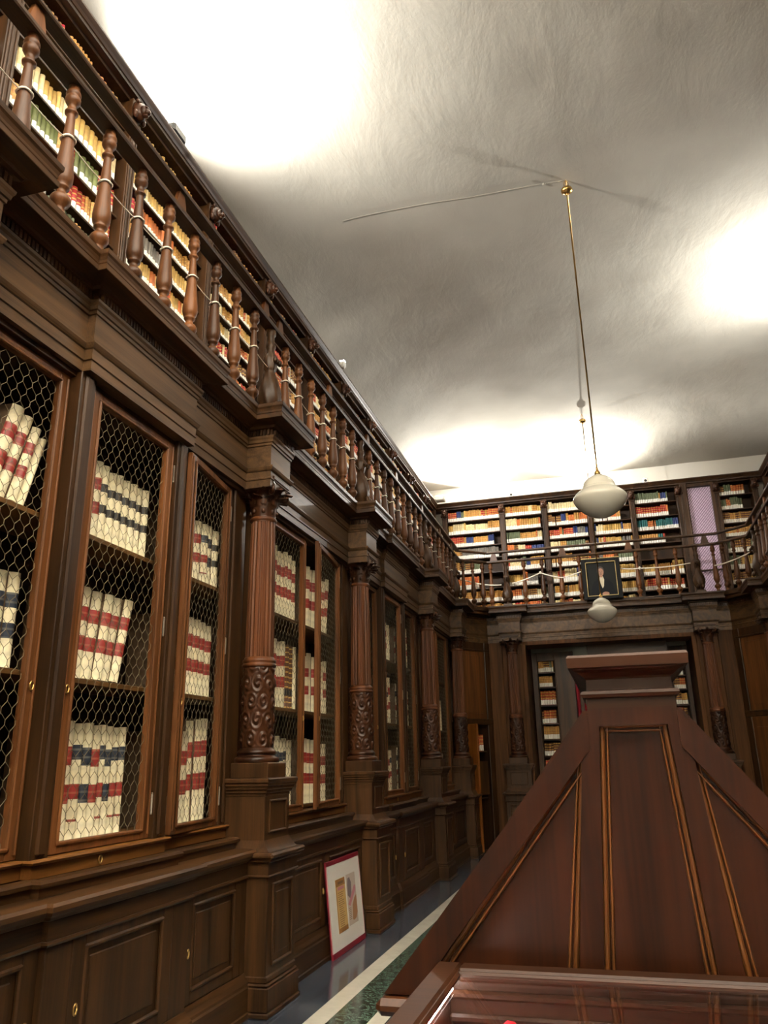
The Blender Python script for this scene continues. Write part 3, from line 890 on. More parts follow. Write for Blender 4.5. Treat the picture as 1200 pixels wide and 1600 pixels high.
# third and fourth cabinet
for (a, b, wh) in ((8.35, 8.85, 'nearer narrow door, farther three-door cabinet'), (9.1, 9.85, 'wide door, second three-door cabinet'), (10.05, 10.75, 'narrow far door, second three-door cabinet')):
    for z, lv in ((Z3, 'top'), (Z2, 'middle'), (Z1, 'bottom')):
        folio_row(TL, 0, a, b, z, [R.choice(['red', 'plain', 'red', 'mix']) for _ in range(7)], rnd(7, .44, .56), rnd(7, .075, .1), G, f'{lv} shelf, {wh}')
for (a, b, wh) in ((11.45, 12.1, 'nearer door, narrow corner cabinet'), (12.3, 12.95, 'farther door, narrow corner cabinet')):
    for z, lv in ((Z2, 'middle'), (Z1, 'bottom')):
        folio_row(TL, 0, a, b, z, [R.choice(['plain', 'grey', 'red']) for _ in range(6)], rnd(6, .42, .55), rnd(6, .08, .1), G, f'{lv} shelf, {wh}')

# small gallery books: shared meshes with a white paper label at the foot of the spine
SMALL = {}
def small_mesh(colour, lab=True):
    if (colour, lab) not in SMALL:
        if lab: SMALL[(colour, lab)] = book_mesh(.04, .2, .15, [(.004, .074, 1)], ['bk_'+colour, 'paper', 'bk_'+colour], nseg=4)
        else: SMALL[(colour, lab)] = book_mesh(.04, .2, .15, [], ['bk_'+colour, 'bk_'+colour], nseg=4)
    return SMALL[(colour, lab)]
CAND = []          # (visible size, transform matrix, colour, label text, group, lab)
def small_row(T, rz, u0, u1, w, z, gap, palette, where, group, fill=1.0, lab=True, run=True, tm=(.026, .048), lean_end=False, hr=(.72, .9), cand=None):
    u = u0; end = u0+(u1-u0)*fill; col = R.choice(palette); left = 0
    while True:
        if left <= 0:
            col = R.choice(palette); left = R.choice([1, 1, 2, 3, 5, 8]) if run else 1
            hh = R.uniform(*hr)*gap; tt = R.uniform(*tm)
        left -= 1
        t = tt*R.uniform(.92, 1.08); h = min(hh*R.uniform(.975, 1.025), gap-.012)
        ln = 0.
        if R.random() < .03: u += R.uniform(.0, .02)
        if u+t > end: break
        p = T(u+t/2, w+R.uniform(-.006, .006), z+.0006)
        mat = Matrix.Translation(p) @ Euler((ln, 0, rz)).to_matrix().to_4x4() @ Matrix.Diagonal((1, t/.04*.985, h/.2, 1))
        a = project(p); sz = 0
        if a and -20 < a[0] < 1220 and -30 < a[1] < 1640:
            dist = (Vector(p)-Vector((0, 0, 1.5))).length; sz = t*h/dist**2
        (CAND if cand is None else cand).append((sz, mat, col, f'{col} book with white label, {where}' if lab else f'{col} book, {where}', group, lab))
        u += t+.001
    if lean_end and end+.16 < u1:
        for k in range(R.choice([2, 3])):
            t = R.uniform(*tm)*.8; h = hh*.95
            p = T(u+.05+k*(t+.012), w, z+.004)
            mat = Matrix.Translation(p) @ Euler((.0, 0, rz)).to_matrix().to_4x4() @ Euler((-.42, 0, 0)).to_matrix().to_4x4() @ Matrix.Diagonal((1, t/.04, h/.2, 1))
            (CAND if cand is None else cand).append((t*h/300, mat, R.choice(palette), f'slanted book with white label, {where}', group, lab))
PAL_A = ['tan', 'gold brown', 'rust', 'ochre', 'cream', 'brown', 'orange', 'red']
PAL_BACK = ['tan', 'ochre', 'rust', 'orange', 'cream', 'brown', 'red', 'gold brown', 'green', 'grey', 'blue', 'tan', 'ochre', 'cream']

# ------------------------------------------------------------------ upper storey bookcases
def lion(mb, T, u, w, z, k=1.):
    def P(du, dw, dz): return T(u+du*k, w+dw*k, z+dz*k)
    def S(du, dw, dz, r, fn=None):
        n, mm = 10, 7; vs = []; fs = []
        rx, ry, rz = r
        for j in range(mm+1):
            t = pi*j/mm
            for i in range(n):
                a = 2*pi*i/n; q = fn(a, t) if fn else 1
                vs.append(P(du+rx*q*sin(t)*cos(a), dw+ry*q*sin(t)*sin(a), dz+rz*q*cos(t)))
        for j in range(mm):
            for i in range(n): fs.append((j*n+i, j*n+(i+1) % n, (j+1)*n+(i+1) % n, (j+1)*n+i))
        mb.v.extend(vs); o = len(mb.v)-len(vs)
        for f in fs: mb.f.append([x+o for x in f]); mb.m.append(0); mb.sm.append(True)
    S(0, .03, 0, (.062, .045, .08), lambda a, t: 1+.1*sin(a*7)+.07*sin(t*9))
    S(0, .065, -.005, (.04, .04, .05)); S(0, .095, -.022, (.026, .028, .024)); S(0, .075, .02, (.03, .03, .016))
    for s in (-1, 1):
        S(s*.02, .098, .012, (.01, .01, .009)); S(s*.045, .04, .06, (.016, .014, .018)); S(s*.05, .03, -.05, (.022, .02, .035))
    S(0, .085, -.05, (.02, .02, .012))
def pilaster(T, par, u, z0=4.12, z1=6.4, w0=-3.11, wf=-3.06, hw=.05, head=True):
    m = MB(T)
    m.box(u-hw, u+hw, w0-.25, wf, z0, z1, 0, .004)
    m.box(u-hw+.012, u-hw+.028, wf-.002, wf+.01, z0+.1, 6.17, 0, .006); m.box(u+hw-.028, u+hw-.012, wf-.002, wf+.01, z0+.1, 6.17, 0, .006)
    m.box(u-.012, u+.012, wf-.002, wf+.007, z0+.1, 6.17, 0, .005)
    m.box(u-hw-.006, u+hw+.006, wf-.01, wf+.014, z0, z0+.09, 0, .005)
    m.box(u-hw-.006, u+hw+.006, wf-.01, wf+.014, 6.17, 6.2, 0, .005)
    p = m.build('pilaster', 'wood_v', par)
    if head:
        m = MB(); lion(m, T, u, wf, 6.29, 1.05); m.build('lion_head', 'carved', p)
    return p
def upper_case(T, u0, u1, zs, label, grp, post_hi=True, headhi=True, head=True, wood_ax='wood_y'):
    p = T((u0+u1)/2, -3.2, 4.12)
    t = thing('gallery_bookcase', p, label, 'bookcase', grp)
    m = MB(T); m.box(u0, u1, -3.39, -3.37, 4.12, 6.42); m.box(u0, u0+.02, -3.37, -3.10, 4.12, 6.42); m.box(u1-.02, u1, -3.37, -3.10, 4.12, 6.42)
    m.box(u0, u1, -3.37, -3.09, 6.38, 6.42)
    m.build('carcass', 'inside', t)
    for z in zs:
        m = MB(T); m.box(u0+.02, u1-.02, -3.37, -3.105, z-.02, z, 0, .003); m.build('shelf', wood_ax, t)
    pilaster(T, t, u0, head=head)
    if post_hi: pilaster(T, t, u1, head=headhi)
    return t
UB = [1.645+1.235*k for k in range(11)]     # 1.645 2.88 4.115 5.35 ... 14.0
ZA = [6.11, 5.85, 5.585, 5.315, 5.05, 4.78, 4.5, 4.2]
ZBs = [6.12, 5.92, 5.71, 5.495, 5.255, 5.03, 4.8, 4.57, 4.34, 4.15]
ZCs = [6.11, 5.88, 5.65, 5.455, 5.26, 5.055, 4.83, 4.6, 4.38, 4.16]
def gaps(zs, top=6.37): return [(z, (zs[i-1]-.02 if i else top)-z) for i, z in enumerate(zs)]
PALS = {1: [['cream', 'cream', 'ochre'], ['cream'], ['striped green', 'striped green', 'red'], ['tan', 'crimson', 'red'], ['grey', 'green']]}
for k in range(len(UB)):
    u0 = UB[k]; u1 = UB[k]+1.235 if k < 10 else 15.1
    u1 = min(u1, 15.05)
    zs = ZA if k == 1 else ZBs if k == 2 else ZCs if k in (3, 5, 8) else ZA
    wh = f'{ORD[k]} side gallery case'
    upper_case(TL, u0, u1, zs, f'tall open gallery bookcase with lion-headed pilasters, {ORD[k]} along the side wall', 'gallery bookcases along the side wall', post_hi=(k == 10), headhi=False)
    for j, (z, g) in enumerate(gaps(zs)):
        pal = PAL_A
        if k == 1: pal = [['ochre', 'tan', 'brown', 'crimson'], ['cream', 'ochre'], ['cream', 'ochre', 'cream'], ['striped green', 'tan', 'red', 'striped green'], ['red', 'tan', 'rust', 'red'], ['grey', 'green', 'tan'], ['green'], ['cream']][j]
        if k == 2: pal = [['ochre', 'gold brown', 'tan'], ['red', 'rust', 'tan'], ['cream', 'ochre'], ['gold brown', 'orange', 'crimson', 'tan', 'orange'], ['grey', 'tan', 'ochre'], ['ochre', 'rust', 'orange'], PAL_A, PAL_A, PAL_A, PAL_A][j]
        small_row(TL, 0, u0+.055, u1-.055, -3.125, z, g, pal, f'{ORD[j]} shelf down, {wh}', f'books on the {ORD[j]} shelf down, {wh}',
                  fill=R.choice([1, 1, 1, .95, .85]), lean_end=False)
# back wall: posts at these x
BP = [-2.88, -1.71, -.87, 0.0, .80, 1.66]
ZBK = [6.13, 5.85, 5.585, 5.325, 5.02, 4.70, 4.43, 4.16]
BACKC = []
for k in range(5):
    u0, u1 = BP[k], BP[k+1]
    wh = f'{ORD[k]} end gallery case from left'
    upper_case(TBU, u0, u1, ZBK, f'open gallery bookcase, {ORD[k]} from left on the end wall', 'gallery bookcases on the end wall', post_hi=(k == 4), head=(k != 3), wood_ax='wood_x')
    for j, (z, g) in enumerate(gaps(ZBK)):
        pal = PAL_BACK
        if k == 4: pal = [['ochre', 'cream', 'green', 'tan', 'blue'], ['rust', 'red', 'orange'], ['red', 'rust', 'teal', 'blue'], ['red', 'tan', 'ochre', 'teal'], ['brown'], ['tan', 'ochre', 'cream', 'gold brown'], ['red', 'brown', 'tan'], ['brown']][j]
        if k == 0: pal = [PAL_BACK, ['cream', 'ochre', 'tan'], ['tan', 'rust', 'blue', 'cream', 'red'], ['brown', 'tan', 'grey'], ['green', 'tan', 'brown'], ['red', 'orange', 'red'], ['cream', 'tan'], ['tan']][j]
        fl = {(0, 2): .88, (0, 3): .95, (0, 4): .62, (0, 5): .55, (3, 0): .68, (3, 1): .78, (4, 0): .84, (4, 1): .8, (4, 3): .66, (4, 4): 0, (4, 7): 0, (1, 5): .8}.get((k, j), 1)
        small_row(TBU, -pi/2, u0+.055, u1-.055, -3.125, z, g, pal, f'{ORD[j]} shelf down, {wh}', f'books on the {ORD[j]} shelf down, {wh}', fill=fl, lean_end=fl in (.68, .78, .8), tm=(.022, .046), cand=BACKC)
# right of the window
upper_case(TBU, 2.33, 3.0, ZBK, 'narrow gallery bookcase between the lilac window and the corner', 'gallery bookcases on the end wall', wood_ax='wood_x')
for j, (z, g) in enumerate(gaps(ZBK)):
    small_row(TBU, -pi/2, 2.385, 2.945, -3.125, z, g, [['green', 'brown', 'green', 'rust'], ['brown', 'green', 'rust'], ['tan', 'brown'], ['tan', 'ochre', 'rust'], ['green', 'brown', 'ochre']][min(j, 4)],
              f'{ORD[j]} shelf down, narrow case beside lilac window', f'books on the {ORD[j]} shelf down beside the lilac window', fill=(.8, .75, 1, 1, .85, .8, .9, .9)[j], lean_end=(j == 0), tm=(.022, .046), cand=BACKC)
# opposite wall, only its far end shows
for k in (8, 9, 10):
    u0 = UB[k]; u1 = min(UB[k]+1.235, 15.05)
    upper_case(TR, u0, u1, ZA, f'gallery bookcase on the opposite wall, {["third", "second", "first"][k-8]} from the corner', 'gallery bookcases on the opposite wall', post_hi=(k == 10), headhi=False)
    for j, (z, g) in enumerate(gaps(ZA)):
        small_row(TR, pi, u0+.055, u1-.055, -3.125, z, g, PAL_A, f'{ORD[j]} shelf down, opposite wall', f'books on the {ORD[j]} shelf down on the opposite wall')

# upper cornice
ucp = [(-3.11, -3.9), (-3.11, 15.11), (XM+3.11, 15.11), (XM+3.11, -3.9)]
uc = thing('crown_cornice', (0, 15.1, 6.4), 'dark walnut crown cornice along the top of the gallery bookcases', 'cornice')
m = MB(); m.sweep(ucp, [(-.2, 6.385), (.0, 6.385), (.01, 6.392), (.02, 6.405), (.03, 6.41), (.07, 6.415), (.072, 6.44), (.08, 6.445), (.09, 6.465), (.104, 6.485), (.108, 6.492), (.11, 6.495), (.11, 6.512), (-.29, 6.52)])
m.build('moulding', 'wood_y', uc)

# ------------------------------------------------------------------ window on the end gallery
t = bpy.data.objects.new('window_1', None); C.objects.link(t); t.location = (2.03, 15.12, 4.2)
structure(t)
m = MB(); m.box(1.78, 2.27, 15.16, 15.175, 4.15, 6.38); m.build('pane', 'lilac', t)
m = MB()
def clipline(c, sl, r):
    # line z = c + sl*(x-1.8) clipped to the pane
    xs = [1.81, 2.25]
    for zz_ in (4.16, 6.37):
        xx = 1.8+(zz_-c)/sl
        if 1.81 < xx < 2.25: xs.append(xx)
    xs = sorted(x for x in xs if 4.159 <= c+sl*(x-1.8) <= 6.371)
    if len(xs) >= 2 and xs[-1]-xs[0] > .01:
        m.tube([(xs[0], 15.155, c+sl*(xs[0]-1.8)), (xs[-1], 15.155, c+sl*(xs[-1]-1.8))], r, 4)
for k in range(60):
    clipline(3.5+k*.055, 1.15, .0055)
    if k % 2 == 0: clipline(4.2+k*.055, -1.15, .0025)
m.build('lattice', 'lattice', t)
m = MB()
m.box(1.70, 1.82, 15.04, 15.17, 4.12, 6.42, 0, .006); m.box(2.245, 2.29, 15.06, 15.17, 4.12, 6.42, 0, .006); m.box(1.81, 2.25, 15.07, 15.17, 6.35, 6.42, 0, .006); m.box(1.81, 2.25, 15.12, 15.15, 4.72, 4.74, 0)
m.box(1.79, 1.81, 15.03, 15.06, 4.2, 6.4, 0, .006)
m.build('frame', 'wood_v', t)

# ------------------------------------------------------------------ balustrades
bal = MB()
BZ = 4.12
prof = [(.0, 0), (.042, 0), (.045, .012), (.04, .03), (.03, .035), (.026, .06), (.028, .075), (.044, .09), (.052, .108), (.052, .125), (.043, .14), (.028, .15), (.024, .165), (.026, .178), (.036, .186), (.038, .195), (.034, .203), (.044, .215), (.05, .24), (.05, .27), (.046, .31), (.038, .39), (.03, .49), (.024, .58), (.022, .635), (.024, .645), (.034, .652), (.035, .662), (.026, .67), (.022, .69), (.022, .705), (.032, .715), (.04, .73), (.04, .748), (.034, .758), (.036, .765), (.04, .775), (.036, .79), (.03, .80), (.03, .835)]
bal.lathe(0, 0, [(r, z*1.025) for r, z in prof], 18)
BALM = bal.mesh('baluster', ['baluster'])
hp = MB()
hprof = [(.0, 0), (.08, 0), (.085, .03), (.07, .06), (.06, .075), (.065, .1), (.085, .15), (.098, .2), (.1, .25), (.09, .31), (.07, .37), (.05, .43), (.042, .46), (.05, .47), (.055, .49), (.06, .53), (.062, .57), (.055, .6), (.04, .62), (.036, .66), (.046, .68), (.046, .7), (.034, .72), (.032, .78), (.045, .8), (.045, .86)]
hp.lathe(0, 0, [(r*.92, z) for r, z in hprof], 40, fn=lambda r, a, z: r*(1+(.09*sin(a*6+z*22)+.05*sin(a*10)*cos(z*50))*(1 if .08 < z < .62 else 0)))
hp.box(-.08, .08, -.08, .08, 0, .06, 0, .006)
for sgn in (-1, 1):
    hp.sphere((.055, sgn*.025, .55), (.024, .024, .03), 8, 6); hp.sphere((.085, 0, .52), (.02, .02, .03), 8, 6); hp.sphere((.088, sgn*.04, .12), (.03, .03, .04), 8, 6)
HERM = hp.mesh('carved_post', ['wood_v'])
RZ = 4.985
def balustrade(path, balp, posts, label, blocks):
    """path: rail plan line (x,y); balp: baluster positions; posts: carved posts with rotation"""
    loc = (path[0][0], path[0][1], BZ)
    t = thing('balustrade', loc, label, 'balustrade', 'balustrade sections round the gallery')
    m = MB(); m.sweep(path, [(-.045, RZ-.02), (.045, RZ-.02), (.05, RZ-.008), (.05, RZ+.012), (.04, RZ+.02), (-.04, RZ+.02), (-.05, RZ+.012), (-.05, RZ-.008)], ends=True, back=True); m.build('handrail', 'wood_y', t)
    m = MB(); m.sweep(path, [(-.035, RZ+.165), (.035, RZ+.165), (.04, RZ+.175), (.04, RZ+.19), (.03, RZ+.2), (-.03, RZ+.2), (-.04, RZ+.19), (-.04, RZ+.175)], ends=True, back=True); m.build('safety_rail', 'wood_y', t)
    m = MB(); m.sweep(path, [(-.05, BZ-.001), (.05, BZ-.001), (.05, BZ+.02), (-.05, BZ+.02)], ends=True, back=True); m.build('foot_rail', 'wood_y', t)
    for (x, y) in balp:
        o = bpy.data.objects.new('baluster', BALM); C.objects.link(o); o.parent = t; o.location = (x-loc[0], y-loc[1], .0)
        o.rotation_euler = (0, 0, R.uniform(0, 6))
    for (x, y, rz) in posts:
        o = bpy.data.objects.new('carved_post', HERM); C.objects.link(o); o.parent = t; o.location = (x-loc[0], y-loc[1], .0); o.rotation_euler = (0, 0, rz)
    for (x, y, ax) in blocks:
        m = MB(); e = (.035, .02) if ax == 'y' else (.02, .035)
        a0, a1 = .07, .045
        def blk(c0, c1, z0, z1):
            vs = []
            for (h, z) in ((c0, z0), (c1, z1)):
                for sx, sy in ((-1, -1), (1, -1), (1, 1), (-1, 1)):
                    vs.append((x+sx*(.014 if ax == 'y' else h), y+sy*(h if ax == 'y' else .014), z))
            m.add(vs, [(0, 1, 2, 3), (4, 5, 6, 7), (0, 1, 5, 4), (1, 2, 6, 5), (2, 3, 7, 6), (3, 0, 4, 7)])
        blk(.07, .05, RZ+.02, RZ+.10); blk(.05, .032, RZ+.10, RZ+.166)
        m.build('spacer_block', 'baluster', t)
    return t
def rope(points, label, rad_=.0034, rings=(), knots=()):
    m = MB()
    pts = []
    for i in range(len(points)-1):
        a, b = Vector(points[i]), Vector(points[i+1]); n = 8
        sag = .004+.02*(b-a).length
        for k in range(n):
            s = k/n; p = a.lerp(b, s); p.z -= sag*4*s*(1-s); pts.append(p)
    pts.append(Vector(points[-1])); m.tube(pts, rad_, 6)
    for (x, y, z, r) in rings:
        m.tube([(x+r*cos(q*2*pi/16), y+r*sin(q*2*pi/16), z+.004*sin(q)) for q in range(17)], rad_*1.7, 6)
    for p in knots: m.sphere(p, (.022, .022, .03), 8, 6)
    o = m.build('rope', 'rope', None, tuple(points[0])); return tag(o, label, 'rope', 'white ropes threaded through the balusters')
WX = -2.43
lb = []; lposts = []; rope_pts = []; rings = []
cnt = {0: 9, 1: 7, 2: 9, 3: 6}
seqs = []
for i in range(4):
    n = cnt[i]; s = []
    for k in range(1, n+1): s.append((WX, COLY[i]+(COLY[i+1]-COLY[i])*k/(n+1)))
    seqs.append(s); lb += s
pre = [(WX, 2.08-.325*k) for k in (1, 2)]
lb += pre; lposts = [(WX+.0, c, 0) for c in COLY]
bl = [(WX, y, 'y') for y in (2.41, 3.82, 5.2, 5.50, 6.78, 8.1, 9.4, 10.9, 12.2, 13.2)]
balustrade([(WX, 1.3), (WX, 13.80)], lb, lposts, 'long turned balustrade on the gallery edge above the wire cabinets', bl)
ZRp = BZ+.50
for i, s in enumerate(seqs):
    pts = [(WX, COLY[i]+.05, ZRp-.01)]+[(x, y, ZRp+R.uniform(-.02, .02)) for x, y in s]+[(WX, COLY[i+1]-.05, ZRp-.02)]
    rope(pts, ['white rope tied round the largest balusters, above the three-door cabinet', 'white rope tied round the balusters above the poster cabinet', 'white rope tied round balusters above the second three-door cabinet', 'white rope tied round the balusters nearest the corner'][i],
         rings=[(x, y, p[2], .037) for (x, y), p in zip(s, pts[1:])])
def cpts(n, m_=False):
    a, b = Vector((WX, 13.80)), Vector((-1.96, 14.2)); out = []
    for k in range(n):
        p = a.lerp(b, (k+.5)/n); out.append((p.x if not m_ else XM-p.x, p.y))
    return out
balustrade([(WX, 13.80), (-1.96, 14.2)], cpts(3), [], 'short angled balustrade in the corner above the open corner door', [])
balustrade([(XM-x, y) for x, y in [(-1.96, 14.2), (WX, 13.80)]], cpts(3, True), [], 'short angled balustrade in the corner near the lilac window', [])
bx = [(BACKX[0]+(BACKX[1]-BACKX[0])*k/10, 14.2) for k in range(1, 10)]
ex = [(-1.89, 14.2), (XM+1.89, 14.2)]
balustrade([(-1.96, 14.2), (XM+1.96, 14.2)], bx+ex, [(BACKX[0], 14.2, -pi/2), (BACKX[1], 14.2, -pi/2)], 'straight balustrade across the end gallery behind the portrait', [(x, 14.2, 'x') for x in (-1.82, -.56, .6, 1.88)])
rb = [(XM-WX, y) for x, y in seqs[3]+seqs[2]]
balustrade([(XM-WX, 13.80), (XM-WX, 8.3)], rb, [(XM-WX, c, pi) for c in COLY[3:]], 'turned balustrade on the opposite gallery at the right picture edge', [(XM-WX, y, 'y') for y in (9.9, 11.0, 12.2, 13.2)])
zz = BZ+.47
rope([(-2.4, 13.9, zz+.06), (-2.05, 14.13, zz-.02), (-1.7, 14.17, zz-.05)], 'white rope swagged in the corner in front of the red books', .011, knots=[(-2.4, 13.9, zz+.06)])
rope([(-1.5, 14.17, zz-.04), (-.98, 14.17, zz+.12)], 'white rope rising to a knot on the end gallery, left of portrait', .011)
rope([(-.98, 14.17, zz+.12), (-.6, 14.17, zz+.0), (-.26, 14.16, zz+.08)], 'white rope swag between knot and portrait', .011, knots=[(-.98, 14.16, zz+.12)])
rope([(.43, 14.16, zz+.08), (.75, 14.17, zz+.06), (1.6, 14.17, zz+.08)], 'white rope from portrait towards the lilac window', .011, knots=[(.75, 14.16, zz+.06)])
rope([(1.98, 14.15, zz), (2.2, 14.0, zz+.02), (2.5, 13.8, zz+.1)], 'white rope across the corner below the lilac window', .011)
# tags on end-gallery paper, security cameras
def seccam(x, y, z, label):
    t = thing('security_camera', (x, y, z), label, 'camera', 'white security cameras on the cornice')
    m = MB(); m.box(x-.05, x+.05, y-.06, y+.06, z, z+.11, 0, .012); m.build('housing', 'white_paint', t)
    m = MB(); m.lathe(x, y, [(.03, z+.11), (.03, z+.13)], 10); m.build('cap', 'white_paint', t)
    m = MB(); m.sphere((x, y-.06, z+.055), (.026, .016, .026), 10, 6); m.build('lens', 'black', t)
seccam(-1.50, 15.13, 6.517, 'small white camera on the crown cornice, left of the hanging lamp')
seccam(1.10, 15.13, 6.517, 'small white camera on the crown cornice, right of the hanging lamp')

# ------------------------------------------------------------------ passage inside the back opening
def inner_case(x0, x1, y, label, bx0, bx1, shelves, side):
    t = thing('passage_bookcase', ((x0+x1)/2, y, 0), label, 'bookcase', 'bookcases inside the end passage')
    m = MB(); m.box(x0, bx0, y, y+.12, 0, 3.38, 0, .005); m.box(bx1, x1, y, y+.12, 0, 3.38, 0, .005); m.box(bx0, bx1, y, y+.12, 3.22, 3.38, 0, .005)
    m.box(bx0-.025, bx0, y-.02, y+.02, .1, 3.24, 0, .008); m.box(bx1, bx1+.025, y-.02, y+.02, .1, 3.24, 0, .008)
    m.build('face_frame', 'wood_v', t)
    m = MB(); m.box(x0, x1, y+.3, y+.32, 0, 3.4); m.box(x0, x0+.02, y+.12, y+.3, 0, 3.4); m.box(x1-.02, x1, y+.12, y+.3, 0, 3.4); m.build('carcass', 'inside', t)
    for j, z in enumerate(shelves):
        m = MB(); m.box(x0+.02, x1-.02, y+.03, y+.3, z-.02, z); m.build('shelf', 'wood_x', t)
        g = (shelves[j-1]-.02 if j else 3.3)-z
        small_row(lambda u, w, zz: (u, y-w, zz), -pi/2, bx0+.01, bx1-.005, -.05, z, min(g, .28), ['brown', 'red', 'rust', 'green', 'brown', 'tan'],
                  f'{ORD[j]} shelf down, {side} passage bookcase', f'books on the {ORD[j]} shelf down in the {side} passage bookcase', cand=PASS)
PASS = []
inner_case(-1.34, -.58, 15.1, 'tall dark bookcase with white-labelled books inside the end passage', -1.24, -.93, [3.02, 2.75, 2.42, 2.09, 1.81, 1.52, 1.26, 1.0], 'left')
inner_case(.86, XM+1.34, 15.1, 'narrow dark bookcase half hidden behind the display desk cap', 1.14, 1.36, [2.86, 2.62, 2.35, 2.06, 1.78, 1.5, 1.2, .9], 'right')
# books inside the open corner cupboard
CC = []
for k in range(6):
    p = CT(.44+.05*k, -.09, 1.6206); t_ = .045
    mat = Matrix.Translation(p) @ Euler((0, 0, -rad(36))).to_matrix().to_4x4() @ Matrix.Diagonal((1, t_/.04, .24/.2*(1 if k < 4 else 1.15), 1))
    CC.append((1, mat, 'crimson' if k < 4 else 'rust', f'{ORD[k]} from left of the dark red books in the open corner cupboard', 'books in the open corner cupboard', True))
t = thing('passage_door_case', (.4, 15.0, 0), 'plain dark wooden door case inside the end passage', 'door case')
m = MB(); m.box(-.3, 1.08, 14.72, 14.76, 3.05, 3.5, 0, .004); m.box(-.3, -.26, 14.76, 15.0, 2.9, 3.5, 0, .004); m.build('header', 'wood_x', t)
m = MB(); m.box(-.32, 1.1, 14.70, 14.74, 3.02, 3.06, 0, .006); m.build('ledge', 'wood_x', t)
m = MB(); m.box(-.5, -.44, 14.9, 15.0, 0, 3.05, 0, .004); m.box(.78, .84, 14.9, 15.0, 0, 3.05, 0, .004); m.box(-.5, .84, 14.9, 15.0, 2.98, 3.06, 0, .004); m.build('jamb', 'wood_v', t)
m = MB(); vs = []; fs = []; n = 90
for j in (0, 1):
    for i in range(n+1):
        x = -.57+1.35*i/n; vs.append((x, 15.06+.022*sin(i*.9), .02 if j == 0 else 2.93))
for i in range(n): fs.append((i, i+1, n+2+i, n+1+i))
m.add(vs, fs, 0, True); o = m.build('curtain', 'curtain', None, (.1, 15.2, 0)); tag(o, 'deep red curtain hanging inside the end passage', 'curtain')

# ------------------------------------------------------------------ portrait leaning on the end gallery
def tilted(org, ax_u, ax_v, ax_n):
    O_, U, V_, W_ = Vector(org), Vector(ax_u), Vector(ax_v), Vector(ax_n)
    return lambda u, v, w: tuple(O_+U*u+V_*v+W_*w)
pt = thing('portrait', (.085, 14.12, 4.125), 'dark framed oil portrait of a man leaning on the end gallery balustrade', 'painting')
th = rad(4)
TP = tilted((-.247, 14.075, 4.121), (1, 0, 0), (0, sin(th), cos(th)), (0, -cos(th), sin(th)))
W_, H_ = .665, .755
m = MB(TP)
m.box(0, .075, 0, H_, 0, .045, 0, .006); m.box(W_-.075, W_, 0, H_, 0, .045, 0, .006); m.box(.075, W_-.075, 0, .06, 0, .045, 0, .006); m.box(.075, W_-.075, H_-.075, H_, 0, .045, 0, .006)
m.build('frame', 'frame_black', pt)
m = MB(TP)
for (a, b, c, d) in ((.072, .084, .06, H_-.07), (W_-.084, W_-.072, .06, H_-.07), (.072, W_-.072, .057, .069), (.072, W_-.072, H_-.082, H_-.07)): m.box(a, b, c, d, .02, .05, 0, .003)
m.box(0, W_, H_-.012, H_+.004, -.005, .047, 0, .003)
m.build('gilt_fillet', 'gilt', pt)
m = MB(TP); m.box(.07, W_-.07, .055, H_-.07, 0, .012); cv = m.build('canvas', 'paint_bg', pt)
def ell(m, cu, cv_, ru, rv, w, n=20):
    vs = [(cu+ru*cos(2*pi*i/n), cv_+rv*sin(2*pi*i/n), w) for i in range(n)]; m.add(vs, [list(range(n))])
m = MB(TP); m.add([(u, v, .0125) for u, v in ((.14, .06), (.15, .22), (.20, .33), (.28, .385), (.36, .39), (.44, .36), (.51, .28), (.56, .06))], [list(range(8))]); m.build('painted_coat', 'paint_coat', cv)
m = MB(TP); m.add([(u, v, .0130) for u, v in ((.305, .42), (.355, .42), (.375, .36), (.36, .24), (.335, .20), (.31, .27), (.295, .36))], [list(range(7))]); m.build('painted_shirt', 'paint_shirt', cv)
m = MB(TP); ell(m, .325, .52, .062, .085, .0132); m.build('painted_hair', 'paint_hair', cv)
m = MB(TP); ell(m, .327, .495, .048, .075, .0136); m.add([(u, v, .0134) for u, v in ((.30, .45), (.355, .45), (.35, .40), (.31, .40))], [(0, 1, 2, 3)]); ell(m, .38, .10, .06, .035, .0136); m.build('painted_face', 'paint_skin', cv)
m = MB(TP)
for du in (-.018, .02): ell(m, .327+du, .51, .009, .005, .0139, 10)
ell(m, .328, .458, .015, .004, .0139, 10); ell(m, .33, .48, .006, .014, .0138, 10); m.build('painted_features', 'paint_hair', cv)

# ------------------------------------------------------------------ leaning poster
po = thing('framed_poster', (-2.3, 6.96, 0), 'white-matted poster in thin red frame leaning against the cabinet base', 'poster')
H_ = .712; W_ = .86; th = math.asin(.068/H_)
TPo = tilted((-2.296, 6.53, .0005), (.0, 1, 0), (-sin(th), 0, cos(th)), (cos(th), 0, sin(th)))
m = MB(TPo); m.box(0, W_, 0, H_, -.012, .0); m.build('backing', 'redframe', po)
for v0, v1 in ((0, .042), (H_-.034, H_)):
    m = MB(TPo); m.box(.0, W_, v0, v1, 0, .008, 0, .002); m.build('frame_rail', 'redframe', po)
for u0, u1 in ((0, .012), (W_-.012, W_)):
    m = MB(TPo); m.box(u0, u1, .042, H_-.034, -.001, .006, 0, .002); m.build('frame_side', 'print_rose', po)
m = MB(TPo); m.box(.012, W_-.012, .042, H_-.034, 0, .004); mt = m.build('mat_board', 'mat_board', po)
m = MB(TPo); m.box(.185, .425, .155, .555, .004, .0055); a = m.build('parchment_sheet', 'parch', mt)
m = MB(TPo); m.box(.185, .425, .155, .19, .0056, .006); m.box(.185, .2, .19, .5, .0056, .006); m.box(.185, .425, .50, .555, .0056, .006, 0); m.build('darkened_edge', 'parch_d', a)
m = MB(TPo)
